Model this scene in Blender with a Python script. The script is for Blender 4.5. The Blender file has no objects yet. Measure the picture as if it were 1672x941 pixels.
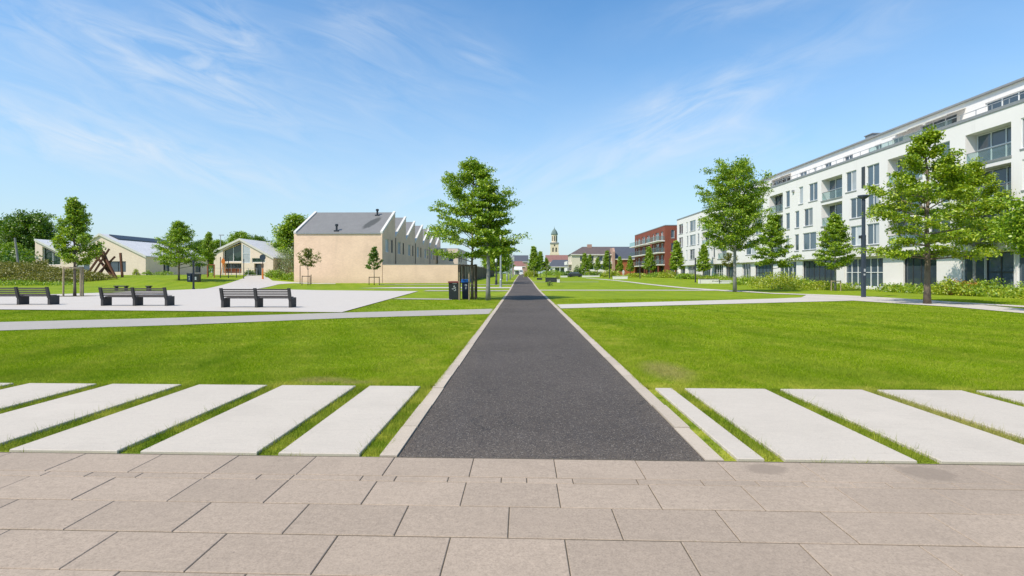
import bpy, bmesh, math, random
import numpy as np
from mathutils import Vector
R = math.radians
PI = math.pi
scene = bpy.context.scene
COL = scene.collection
random.seed(7)

# ------------------------------------------------------------------ camera
CAMH, F, YAW = 1.65, 900.0, R(1.02)
cam_d = bpy.data.cameras.new('camera')
cam = bpy.data.objects.new('camera', cam_d)
COL.objects.link(cam)
cam.location = (0, 0, CAMH)
cam.rotation_euler = (R(90), 0, YAW)
cam_d.sensor_width = 36
cam_d.lens = F / 1672 * 36
cam_d.shift_y = -23.5 / 1672
cam_d.clip_end = 6000
scene.camera = cam

# ------------------------------------------------------------------ terrain
def sst(e0, e1, x):
    t = np.clip((np.asarray(x, float) - e0) / (e1 - e0), 0, 1)
    return t * t * (3 - 2 * t)

def H(x, y):
    """ground height: flat near the viewer, rising gently towards the houses"""
    x = np.asarray(x, float); y = np.asarray(y, float)
    a = 0.42 * sst(52, 100, y) + 0.45 * sst(90, 190, y) + 0.35 * sst(170, 300, y)
    left = 1.0 * sst(-27, -48, x) * sst(48, 86, y)
    right = 0.45 * sst(12, 30, x) * sst(85, 135, y)
    return a + left + right
def h(x, y): return float(H(x, y))

def P(px, D):
    """plan position seen at picture column px (of 1672) and depth D metres"""
    xc = (px - 836) / F * D
    return (xc * math.cos(YAW) - D * math.sin(YAW), xc * math.sin(YAW) + D * math.cos(YAW))
def G(px, py):
    """plan position of a point of the flat near ground"""
    return P(px, CAMH * F / (py - 447.0))

# ------------------------------------------------------------------ materials
def lin(c):
    c = c / 255.0
    return c / 12.92 if c <= 0.04045 else ((c + 0.055) / 1.055) ** 2.4
def rgb(r, g, b): return (lin(r), lin(g), lin(b), 1)

class NT:
    def __init__(self, name):
        self.m = bpy.data.materials.new(name); self.m.use_nodes = True
        self.t = self.m.node_tree; self.t.nodes.clear()
        self.out = self.n('ShaderNodeOutputMaterial')
    def n(self, typ, **kw):
        nd = self.t.nodes.new(typ)
        for k, v in kw.items(): setattr(nd, k, v)
        return nd
    def l(self, a, b): self.t.links.new(a, b)
    def pos(self):
        return self.n('ShaderNodeNewGeometry').outputs['Position']
    def noise(self, scale, detail=3, rough=.55, vec=None, stretch=None, dist=0.0):
        nd = self.n('ShaderNodeTexNoise'); nd.inputs['Scale'].default_value = scale
        nd.inputs['Detail'].default_value = detail; nd.inputs['Roughness'].default_value = rough
        nd.inputs['Distortion'].default_value = dist
        v = vec or self.pos()
        if stretch:
            mp = self.n('ShaderNodeMapping'); mp.inputs['Scale'].default_value = stretch
            self.l(v, mp.inputs['Vector']); v = mp.outputs[0]
        self.l(v, nd.inputs['Vector'])
        return nd.outputs['Fac']
    def ramp(self, fac, stops):
        nd = self.n('ShaderNodeValToRGB'); e = nd.color_ramp.elements
        while len(e) < len(stops): e.new(0.5)
        for i, (p, c) in enumerate(stops):
            e[i].position = p; e[i].color = c if len(c) == 4 else (*c, 1)
        self.l(fac, nd.inputs[0]); return nd.outputs['Color']
    def mix(self, fac, a, b, mode='MIX'):
        nd = self.n('ShaderNodeMix', data_type='RGBA', blend_type=mode)
        for val, sock in ((fac, nd.inputs[0]), (a, nd.inputs[6]), (b, nd.inputs[7])):
            if isinstance(val, (int, float)): sock.default_value = val
            elif isinstance(val, tuple): sock.default_value = val if len(val) == 4 else (*val, 1)
            else: self.l(val, sock)
        return nd.outputs[2]
    def math(self, op, a, b=0.0, clamp=False):
        nd = self.n('ShaderNodeMath', operation=op, use_clamp=clamp)
        for val, sock in ((a, nd.inputs[0]), (b, nd.inputs[1])):
            if isinstance(val, (int, float)): sock.default_value = val
            else: self.l(val, sock)
        return nd.outputs[0]
    def bump(self, fac, strength, dist=0.01):
        nd = self.n('ShaderNodeBump'); nd.inputs['Strength'].default_value = strength
        nd.inputs['Distance'].default_value = dist
        self.l(fac, nd.inputs['Height']); return nd.outputs[0]
    def principled(self, col, rough=.7, metal=0.0, normal=None, spec=.5):
        p = self.n('ShaderNodeBsdfPrincipled')
        if isinstance(col, tuple): p.inputs['Base Color'].default_value = col if len(col) == 4 else (*col, 1)
        else: self.l(col, p.inputs['Base Color'])
        if isinstance(rough, (int, float)): p.inputs['Roughness'].default_value = rough
        else: self.l(rough, p.inputs['Roughness'])
        p.inputs['Metallic'].default_value = metal
        p.inputs['Specular IOR Level'].default_value = spec
        if normal is not None: self.l(normal, p.inputs['Normal'])
        self.l(p.outputs[0], self.out.inputs[0]); return p

def plain(name, c, rough=.6, metal=0.0, var=.18, scale=2.0, fine=40.0, bump=0.0, spec=.4):
    """a base colour with soft wear: two scales of noise round it"""
    k = NT(name)
    a = tuple(min(1, x * (1 - var)) for x in c[:3]); b = tuple(min(1, x * (1 + var)) for x in c[:3])
    n1 = k.noise(scale, 4); n2 = k.noise(fine, 2)
    f = k.math('ADD', k.math('MULTIPLY', n1, .65), k.math('MULTIPLY', n2, .35))
    col = k.ramp(f, [(.3, a), (.7, b)])
    k.principled(col, rough, metal, k.bump(n2, bump) if bump else None, spec)
    return k.m

def leaf_mat(name, dark, light, tip, trans=.32):
    k = NT(name)
    g = k.n('ShaderNodeNewGeometry')
    c1 = k.ramp(g.outputs['Random Per Island'], [(0, dark), (.6, light), (1, tip)])
    n = k.noise(.9, 2)
    c2 = k.mix(k.math('MULTIPLY', n, .35), c1, dark)
    d = k.n('ShaderNodeBsdfDiffuse'); k.l(c2, d.inputs[0])
    t = k.n('ShaderNodeBsdfTranslucent')
    hs = k.n('ShaderNodeHueSaturation'); hs.inputs['Value'].default_value = 1.25; hs.inputs['Saturation'].default_value = 1.1
    k.l(c2, hs.inputs['Color']); k.l(hs.outputs[0], t.inputs[0])
    m1 = k.n('ShaderNodeMixShader'); m1.inputs[0].default_value = trans
    k.l(d.outputs[0], m1.inputs[1]); k.l(t.outputs[0], m1.inputs[2])
    gl = k.n('ShaderNodeBsdfGlossy'); gl.inputs['Roughness'].default_value = .45
    m2 = k.n('ShaderNodeMixShader'); m2.inputs[0].default_value = .05
    k.l(m1.outputs[0], m2.inputs[1]); k.l(gl.outputs[0], m2.inputs[2])
    k.l(m2.outputs[0], k.out.inputs[0])
    return k.m

M = {}
LEAF_BRIGHT = ((.12, .22, .008), (.31, .43, .014), (.54, .58, .04))
LEAF_MID = ((.105, .205, .010), (.27, .42, .02), (.52, .60, .05))
LEAF_DARK = ((.05, .12, .012), (.12, .23, .018), (.26, .36, .035))
LEAF_RUST = ((.10, .13, .02), (.2, .24, .03), (.36, .29, .06))
M['leaf_bright'] = leaf_mat('leaves_bright', *LEAF_BRIGHT)
M['leaf_mid'] = leaf_mat('leaves_mid', *LEAF_MID)
M['leaf_dark'] = leaf_mat('leaves_dark', *LEAF_DARK)
M['leaf_rust'] = leaf_mat('leaves_rust', *LEAF_RUST)
M['leaf_pale'] = leaf_mat('leaves_pale', (.14, .2, .06), (.3, .36, .16), (.6, .62, .45))
M['leaf_heath'] = leaf_mat('leaves_heath', (.13, .14, .02), (.26, .25, .045), (.34, .30, .08))
M['leaf_yellow'] = leaf_mat('leaves_yellow', (.19, .27, .015), (.38, .46, .025), (.62, .60, .06))
M['flower_orange'] = leaf_mat('leaves_orange', (.35, .16, .02), (.5, .2, .03), (.6, .33, .05))

def turf_tone(k, c, lush, dry):
    """mown stripes, lush patches, dry wear along the path and the slab edge"""
    p = k.pos(); sx = k.n('ShaderNodeSeparateXYZ'); k.l(p, sx.inputs[0])
    st = k.noise(.42, 4, .6, None, (1, .4, 1), .8); md = k.noise(1.6, 4, .65, None, None, .4); cl = k.noise(5.5, 3, .6)
    bg_ = k.noise(.11, 4, .6, None, None, .5); c = k.mix(k.math('MULTIPLY', k.math('SUBTRACT', bg_, .5, True), 3.2, True), c, tuple((p + q) / 2 for p, q in zip(lush, dry)))
    c = k.mix(k.math('MULTIPLY', k.math('SUBTRACT', st, .43, True), 3.2, True), c, lush)
    c = k.mix(k.math('MULTIPLY', k.math('SUBTRACT', cl, .56, True), 3.0, True), c, lush)
    stripe = k.math('SINE', k.math('ADD', k.math('MULTIPLY', sx.outputs[0], 3.3), k.math('ADD', k.math('MULTIPLY', sx.outputs[1], 1.2), k.math('MULTIPLY', st, 6.0))))
    dr = k.math('MULTIPLY', k.math('SUBTRACT', md, .54, True), 4.5, True)
    ax = k.math('ABSOLUTE', k.math('SUBTRACT', sx.outputs[0], .25))
    edge = k.math('SUBTRACT', 1.0, k.math('MULTIPLY', k.math('ABSOLUTE', k.math('SUBTRACT', ax, 1.75)), .75), True)
    fr_ = k.math('SUBTRACT', 1.0, k.math('MULTIPLY', k.math('SUBTRACT', sx.outputs[1], 7.9), 1.1), True)
    e2 = k.math('MULTIPLY', k.math('ADD', k.math('MULTIPLY', edge, .8), k.math('MULTIPLY', fr_, .9)), k.math('MULTIPLY', k.math('SUBTRACT', md, .40, True), 4.0, True), True)
    f = k.math('ADD', k.math('MULTIPLY', dr, .6), k.math('ADD', k.math('MULTIPLY', e2, .6), k.math('MULTIPLY', k.math('ADD', stripe, 1.0), .09)), True)
    c = k.mix(k.math('MULTIPLY', k.math('LESS_THAN', sx.outputs[1], 7.93), .6), c, (.10, .165, .015))
    c = k.mix(f, c, dry)
    def spot(x, y, rx, ry):
        mp = k.n('ShaderNodeMapping'); mp.vector_type = 'TEXTURE'; mp.inputs['Location'].default_value = (x, y, 0); mp.inputs['Scale'].default_value = (rx, ry, 5); k.l(p, mp.inputs[0])
        ln = k.n('ShaderNodeVectorMath', operation='LENGTH'); k.l(mp.outputs[0], ln.inputs[0])
        return k.math('MULTIPLY', k.math('SUBTRACT', 1.0, ln.outputs['Value'], True), k.math('MULTIPLY', cl, 3.2), True)
    bare = k.math('ADD', spot(-3.05, 8.45, .55, .3), k.math('ADD', spot(-2.5, 8.25, .35, .2), k.math('ADD', spot(2.45, 9.4, .5, 1.2), k.math('MULTIPLY', spot(4.85, 6.3, .35, 1.9), .8))), True)
    return k.mix(k.math('MULTIPLY', bare, .7), c, (.42, .36, .14))

def lawn_mat():
    k = NT('lawn_turf')
    big = k.noise(.16, 3); fine = k.noise(38, 3, .7)
    c = k.ramp(big, [(.3, (.175, .265, .006)), (.7, (.24, .32, .010))])
    c = turf_tone(k, c, (.14, .225, .010), (.34, .36, .04))
    f = k.ramp(fine, [(.3, (.66, .70, .66)), (.7, (1.22, 1.18, 1.2))])
    c = k.mix(1.0, c, f, 'MULTIPLY')
    k.principled(c, .9, 0, k.bump(k.noise(55, 2, .7), .5, .02), .1)
    return k.m
M['lawn'] = lawn_mat()

def blade_mat():
    k = NT('grass_blades')
    g = k.n('ShaderNodeNewGeometry')
    c = k.ramp(g.outputs['Random Per Island'], [(0, (.14, .245, .006)), (.45, (.25, .37, .010)), (.85, (.37, .46, .02)), (1, (.54, .54, .12))])
    c = turf_tone(k, c, (.16, .265, .012), (.46, .46, .07))
    d = k.n('ShaderNodeBsdfDiffuse'); k.l(c, d.inputs[0])
    t = k.n('ShaderNodeBsdfTranslucent'); k.l(c, t.inputs[0])
    m1 = k.n('ShaderNodeMixShader'); m1.inputs[0].default_value = .4
    k.l(d.outputs[0], m1.inputs[1]); k.l(t.outputs[0], m1.inputs[2]); k.l(m1.outputs[0], k.out.inputs[0])
    return k.m
M['blades'] = blade_mat()

def asphalt_mat():
    k = NT('asphalt')
    p = k.pos()
    v = k.n('ShaderNodeTexVoronoi'); v.inputs['Scale'].default_value = 90; k.l(p, v.inputs['Vector'])
    big = k.noise(.35, 4); mid = k.noise(3.5, 4, .65); streak = k.noise(1.1, 3, .6, None, (3, .25, 1))
    c = k.ramp(big, [(.3, (.082, .067, .056)), (.72, (.116, .096, .082))])
    c = k.mix(k.math('MULTIPLY', k.math('SUBTRACT', mid, .5, True), 1.6, True), c, (.044, .038, .037))
    c = k.mix(k.math('MULTIPLY', k.math('SUBTRACT', streak, .52, True), 2.0, True), c, (.105, .09, .082))
    cr = k.n('ShaderNodeTexVoronoi', feature='DISTANCE_TO_EDGE'); cr.inputs['Scale'].default_value = .55
    wv = k.n('ShaderNodeMapping'); wv.inputs['Scale'].default_value = (1, .6, 1); nz = k.n('ShaderNodeTexNoise'); nz.inputs['Scale'].default_value = 2.2; nz.inputs['Detail'].default_value = 5; k.l(p, nz.inputs['Vector'])
    va = k.n('ShaderNodeVectorMath', operation='MULTIPLY_ADD'); k.l(nz.outputs['Color'], va.inputs[0]); va.inputs[1].default_value = (.7, .7, 0); k.l(p, va.inputs[2]); k.l(va.outputs[0], wv.inputs[0]); k.l(wv.outputs[0], cr.inputs['Vector'])
    crk = k.math('MULTIPLY', k.math('LESS_THAN', cr.outputs['Distance'], .006), k.math('GREATER_THAN', k.noise(.6, 2), .53))
    c = k.mix(k.math('MULTIPLY', crk, .55), c, (.03, .028, .027))
    s3 = k.n('ShaderNodeSeparateXYZ'); k.l(p, s3.inputs[0])
    near = k.math('MULTIPLY', k.math('SUBTRACT', 1.0, k.math('MULTIPLY', k.math('SUBTRACT', s3.outputs[1], 4.85), 1.6), True), k.noise(6, 4, .7), True)
    sides = k.math('MULTIPLY', k.math('SUBTRACT', k.math('ABSOLUTE', k.math('SUBTRACT', s3.outputs[0], .25)), 1.0, True), 2.2, True)
    c = k.mix(k.math('MULTIPLY', k.math('ADD', near, k.math('MULTIPLY', sides, k.noise(4, 4, .7))), .5, True), c, (.17, .135, .10))
    sep = k.n('ShaderNodeSeparateColor'); k.l(v.outputs['Color'], sep.inputs[0])
    spk = k.math('GREATER_THAN', sep.outputs[0], .90)
    c = k.mix(k.math('MULTIPLY', spk, .55), c, (.30, .265, .22))
    dk = k.math('LESS_THAN', sep.outputs[1], .22)
    c = k.mix(k.math('MULTIPLY', dk, .6), c, (.028, .027, .03))
    k.principled(c, .85, 0, k.bump(v.outputs['Distance'], .7, .012), .25)
    return k.m
M['asphalt'] = asphalt_mat()

def stone_mat(name, base, var=.08, speck=.12, stain=.5, scale=110, spots=()):
    k = NT(name)
    g = k.n('ShaderNodeNewGeometry'); P_ = g.outputs['Position']
    a = tuple(x * (1 - var) for x in base); b = tuple(min(.95, x * (1 + var)) for x in base)
    c = k.ramp(g.outputs['Random Per Island'], [(0, a), (1, b)])
    n0 = k.noise(scale, 3, .75); n1 = k.noise(scale * .3, 3, .7)
    for nn, q in ((n0, speck), (n1, speck * .42)):
        c = k.mix(1.0, c, k.ramp(nn, [(.30, (1 - q * 2.0,) * 3), (.5, (1, 1, 1)), (.72, (1 + q * 1.3,) * 3)]), 'MULTIPLY')
    n2 = k.noise(1.3, 5, .62)
    c = k.mix(k.math('MULTIPLY', k.math('MULTIPLY', k.math('SUBTRACT', n2, .48, True), 3.2, True), stain), c, tuple(x * .72 for x in base))
    br = k.noise(3.0, 4, .65, None, (1, 7, 1))
    c = k.mix(k.math('MULTIPLY', k.math('SUBTRACT', br, .5, True), 1.4, True), c, tuple(x * .80 for x in base))
    lt = k.noise(.8, 4, .6, None, (1, 1.6, 1), .5)
    c = k.mix(k.math('MULTIPLY', k.math('SUBTRACT', lt, .55, True), 2.4, True), c, tuple(min(.9, x * 1.12) for x in base))
    for sc_, th, dk in ((9, .055, .45), (23, .07, .62)):
        v = k.n('ShaderNodeTexVoronoi'); v.inputs['Scale'].default_value = sc_; k.l(P_, v.inputs['Vector'])
        sp = k.n('ShaderNodeSeparateColor'); k.l(v.outputs['Color'], sp.inputs[0])
        dot = k.math('MULTIPLY', k.math('LESS_THAN', v.outputs['Distance'], th), k.math('GREATER_THAN', sp.outputs[0], .55))
        c = k.mix(k.math('MULTIPLY', dot, .5), c, tuple(x * dk for x in base))
    for x, y, rx, ry in spots:      # damp patches left on single slabs
        mp = k.n('ShaderNodeMapping'); mp.vector_type = 'TEXTURE'; mp.inputs['Location'].default_value = (x, y, 0); mp.inputs['Scale'].default_value = (rx, ry, 5); k.l(P_, mp.inputs[0])
        ln = k.n('ShaderNodeVectorMath', operation='LENGTH'); k.l(mp.outputs[0], ln.inputs[0])
        m = k.math('MULTIPLY', k.math('SUBTRACT', k.math('ADD', k.math('SUBTRACT', 1.0, ln.outputs['Value']), k.math('MULTIPLY', k.noise(7, 5, .75), 1.3)), .72, True), 4.0, True)
        c = k.mix(k.math('MULTIPLY', m, .6), c, tuple(x * .62 for x in base))
    k.principled(c, .85, 0, k.bump(n0, .35, .004), .3)
    return k.m
M['slab'] = stone_mat('pale_concrete', (.52, .46, .385), .045, .065, .34, 90)
M['pavement'] = stone_mat('beige_paving', (.375, .295, .224), .075, .13, .45, 80, ((3.3, 4.55, .26, .2), (2.02, 4.6, .2, .14)))
M['kerb'] = stone_mat('kerb_stone', (.49, .41, .32), .07, .1, .4)
M['joint'] = plain('joint_sand', (.11, .09, .06), .95, 0, .4, 3, 60)
M['plaza'] = stone_mat('plaza_concrete', (.53, .48, .425), .0, .05, .12, 30)
M['footpath'] = stone_mat('footpath_gravel', (.385, .35, .31), .0, .09, .22, 40)
M['soil'] = plain('soil', (.09, .075, .04), .95, 0, .35, 2, 30)

def wall_mat(name, base, var=.10, bands=True):
    k = NT(name)
    n1 = k.noise(.35, 5, .6); n2 = k.noise(3.0, 4, .7, None, (1, 1, 4)); n3 = k.noise(22, 2, .6, None, (1, 1, 3))
    f = k.math('ADD', k.math('MULTIPLY', n1, .4), k.math('ADD', k.math('MULTIPLY', n2, .35), k.math('MULTIPLY', n3, .25)))
    a = tuple(x * (1 - var) for x in base); b = tuple(min(.95, x * (1 + var)) for x in base)
    c = k.ramp(f, [(.32, a), (.5, base), (.68, b)])
    if bands:
        sp_ = k.n('ShaderNodeSeparateXYZ'); k.l(k.pos(), sp_.inputs[0])
        cb = k.n('ShaderNodeCombineXYZ'); k.l(k.math('ADD', sp_.outputs[0], sp_.outputs[1]), cb.inputs[0]); k.l(sp_.outputs[2], cb.inputs[1])
        br = k.n('ShaderNodeTexBrick'); br.inputs['Scale'].default_value = 1.0; br.inputs['Brick Width'].default_value = .42; br.inputs['Row Height'].default_value = .14; br.inputs['Mortar Size'].default_value = .012
        br.inputs['Color1'].default_value = (.82, .80, .78, 1); br.inputs['Color2'].default_value = (1.1, 1.1, 1.1, 1); br.inputs['Mortar'].default_value = (.86, .86, .86, 1); k.l(cb.outputs[0], br.inputs['Vector'])
        c = k.mix(.22, c, br.outputs['Color'], 'MULTIPLY')
        dirt = k.math('MULTIPLY', k.math('SUBTRACT', 1.0, k.math('MULTIPLY', k.math('SUBTRACT', sp_.outputs[2], .4), 1.1), True), k.noise(1.4, 4, .7), True)
        c = k.mix(k.math('MULTIPLY', dirt, .45), c, tuple(x * .55 for x in base))
    dr = k.noise(1.0, 4, .65, None, (1.2, 1.2, .12))
    c = k.mix(k.math('MULTIPLY', k.math('SUBTRACT', dr, .56, True), 1.6, True), c, tuple(x * .72 for x in base))
    k.principled(c, .88, 0, k.bump(n3, .2, .01), .2)
    return k.m
M['brick_beige'] = wall_mat('beige_brick', (.80, .572, .425), .22)
M['brick_red'] = wall_mat('red_brick', (.235, .075, .05), .22)
M['brick_orange'] = wall_mat('orange_brick', (.40, .13, .06), .2)
M['brick_pink'] = wall_mat('pink_brick', (.42, .27, .21), .15)
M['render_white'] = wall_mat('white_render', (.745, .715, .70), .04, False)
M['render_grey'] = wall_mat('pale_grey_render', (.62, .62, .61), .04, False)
M['render_cream'] = wall_mat('cream_render', (.66, .60, .48), .07, False)
M['tower_stone'] = wall_mat('tower_stone', (.68, .58, .43), .1, False)
M['timber_fence'] = wall_mat('weathered_timber', (.36, .29, .23), .25)
M['garden_wall'] = M['brick_beige']
M['brick_cream'] = wall_mat('cream_brick', (.77, .63, .515), .1)

def roof_mat(name, base, dark_patch=False, var=.12):
    k = NT(name)
    n1 = k.noise(.8, 4, .6); n2 = k.noise(9, 3, .6, None, (1, .3, .3))
    f = k.math('ADD', k.math('MULTIPLY', n1, .5), k.math('MULTIPLY', n2, .5))
    c = k.ramp(f, [(.3, tuple(x * (1 - var) for x in base)), (.7, tuple(x * (1 + var) for x in base))])
    if dark_patch:   # one diagonal dark patch, its edge broken up by noise
        p = k.pos(); mp = k.n('ShaderNodeMapping'); mp.vector_type = 'TEXTURE'
        mp.inputs['Location'].default_value = (-22.9, 83.8, 9.4)
        mp.inputs['Rotation'].default_value = (0, 0, R(-17)); mp.inputs['Scale'].default_value = (1.0, 3.4, 30)
        k.l(p, mp.inputs[0])
        ln = k.n('ShaderNodeVectorMath', operation='LENGTH'); k.l(mp.outputs[0], ln.inputs[0])
        e = k.math('SUBTRACT', 1.0, ln.outputs['Value'], True)
        e = k.math('MULTIPLY', k.math('SUBTRACT', k.math('MULTIPLY', e, k.noise(3.0, 4, .7)), .10, True), 9.0, True)
        c = k.mix(k.math('MULTIPLY', e, .75), c, (.05, .05, .04))
    k.principled(c, .55, 0, None, .4)
    return k.m
M['roof_grey'] = roof_mat('grey_roofing', (.20, .192, .18), True)
M['roof_pale'] = roof_mat('pale_zinc_roof', (.68, .655, .63))
M['roof_slate'] = roof_mat('slate_roof', (.085, .09, .105))
M['roof_brown'] = roof_mat('brown_tiles', (.13, .095, .08), False, .2)
M['roof_red'] = roof_mat('red_tiles', (.24, .12, .10), False, .2)
M['copper'] = roof_mat('verdigris_copper', (.14, .19, .18), False, .25)
M['trim'] = plain('pale_trim', (.64, .61, .56), .6, 0, .06)
M['sill'] = plain('grey_sill', (.30, .31, .32), .5, 0, .1)
M['coping'] = plain('grey_coping', (.27, .275, .28), .5, .2, .1)
M['frame_white'] = plain('white_frame', (.72, .73, .73), .4, 0, .04)
M['frame_dark'] = plain('dark_frame', (.05, .055, .06), .4, .3, .1)
M['steel_dark'] = plain('dark_painted_steel', (.035, .04, .05), .45, .2, .15, 1.5, 30)
M['lamp_blue'] = plain('blue_grey_steel', (.045, .06, .085), .4, .3, .12, 1.5, 20)
M['steel_pale'] = plain('galvanised_steel', (.38, .40, .41), .45, .5, .12, 1.5, 20)
M['bench_leg'] = plain('charcoal_concrete', (.045, .043, .043), .7, 0, .2, 3, 50)
M['bench_wood'] = plain('grey_brown_slats', (.105, .09, .085), .6, 0, .25, 4, 40)
M['stake'] = plain('stake_timber', (.34, .27, .17), .8, 0, .25, 4, 30)
M['stake_dark'] = plain('dark_stake_timber', (.085, .062, .042), .8, 0, .25, 4, 30)
M['rust_beam'] = plain('brown_beam_timber', (.13, .05, .025), .7, 0, .3, 2, 12)
M['bark'] = plain('bark', (.16, .125, .095), .9, 0, .35, 5, 25, .5)
M['bark_grey'] = plain('grey_bark', (.23, .225, .21), .85, 0, .25, 5, 25, .3)
M['bin_black'] = plain('black_bin', (.022, .026, .03), .35, 0, .15, 3, 20)
M['bin_blue'] = plain('blue_lid', (.012, .13, .46), .35, 0, .08)
M['bin_navy'] = plain('navy_bin', (.012, .022, .06), .35, 0, .15)
M['bin_red'] = plain('dull_red_lid', (.16, .035, .035), .45, 0, .15)
M['white_mark'] = plain('white_mark', (.42, .44, .45), .5, 0, .05)
M['orange'] = plain('orange_paint', (.62, .17, .02), .5, 0, .1)
M['awning'] = plain('awning_canvas', (.62, .60, .55), .8, 0, .08)
M['rust'] = plain('rust_panel', (.32, .10, .04), .7, 0, .25, 1, 8)
M['white_wall'] = plain('white_concrete', (.72, .70, .66), .75, 0, .06)
M['car_dark'] = plain('dark_grey_panel', (.05, .055, .065), .35, .2, .15)
M['interior'] = plain('dim_interior', (.12, .11, .10), .8, 0, .2)

def glass_mat(name, base, rough=.05):
    k = NT(name)
    oi = k.n('ShaderNodeObjectInfo'); n = k.noise(.5, 2)
    f = k.math('ADD', k.math('MULTIPLY', oi.outputs['Random'], .6), k.math('MULTIPLY', n, .4))
    c = k.ramp(f, [(.2, tuple(x * .5 for x in base)), (.8, tuple(x * 1.5 for x in base))])
    k.principled(c, rough, 0, k.bump(k.noise(.7, 2), .03, .3), .9)
    return k.m
M['glass'] = glass_mat('window_glass', (.065, .095, .125))
M['glass_green'] = glass_mat('green_glass', (.02, .045, .03))
M['glass_curtain'] = glass_mat('curtained_glass', (.36, .38, .40), .12)
k = NT('clear_balustrade')
tr = k.n('ShaderNodeBsdfTransparent'); tr.inputs[0].default_value = (.75, .85, .84, 1)
gl = k.n('ShaderNodeBsdfPrincipled'); gl.inputs['Base Color'].default_value = (.45, .52, .53, 1); gl.inputs['Roughness'].default_value = .08
mx = k.n('ShaderNodeMixShader'); mx.inputs[0].default_value = .11
k.l(tr.outputs[0], mx.inputs[1]); k.l(gl.outputs[0], mx.inputs[2]); k.l(mx.outputs[0], k.out.inputs[0])
M['balustrade'] = k.m

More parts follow.
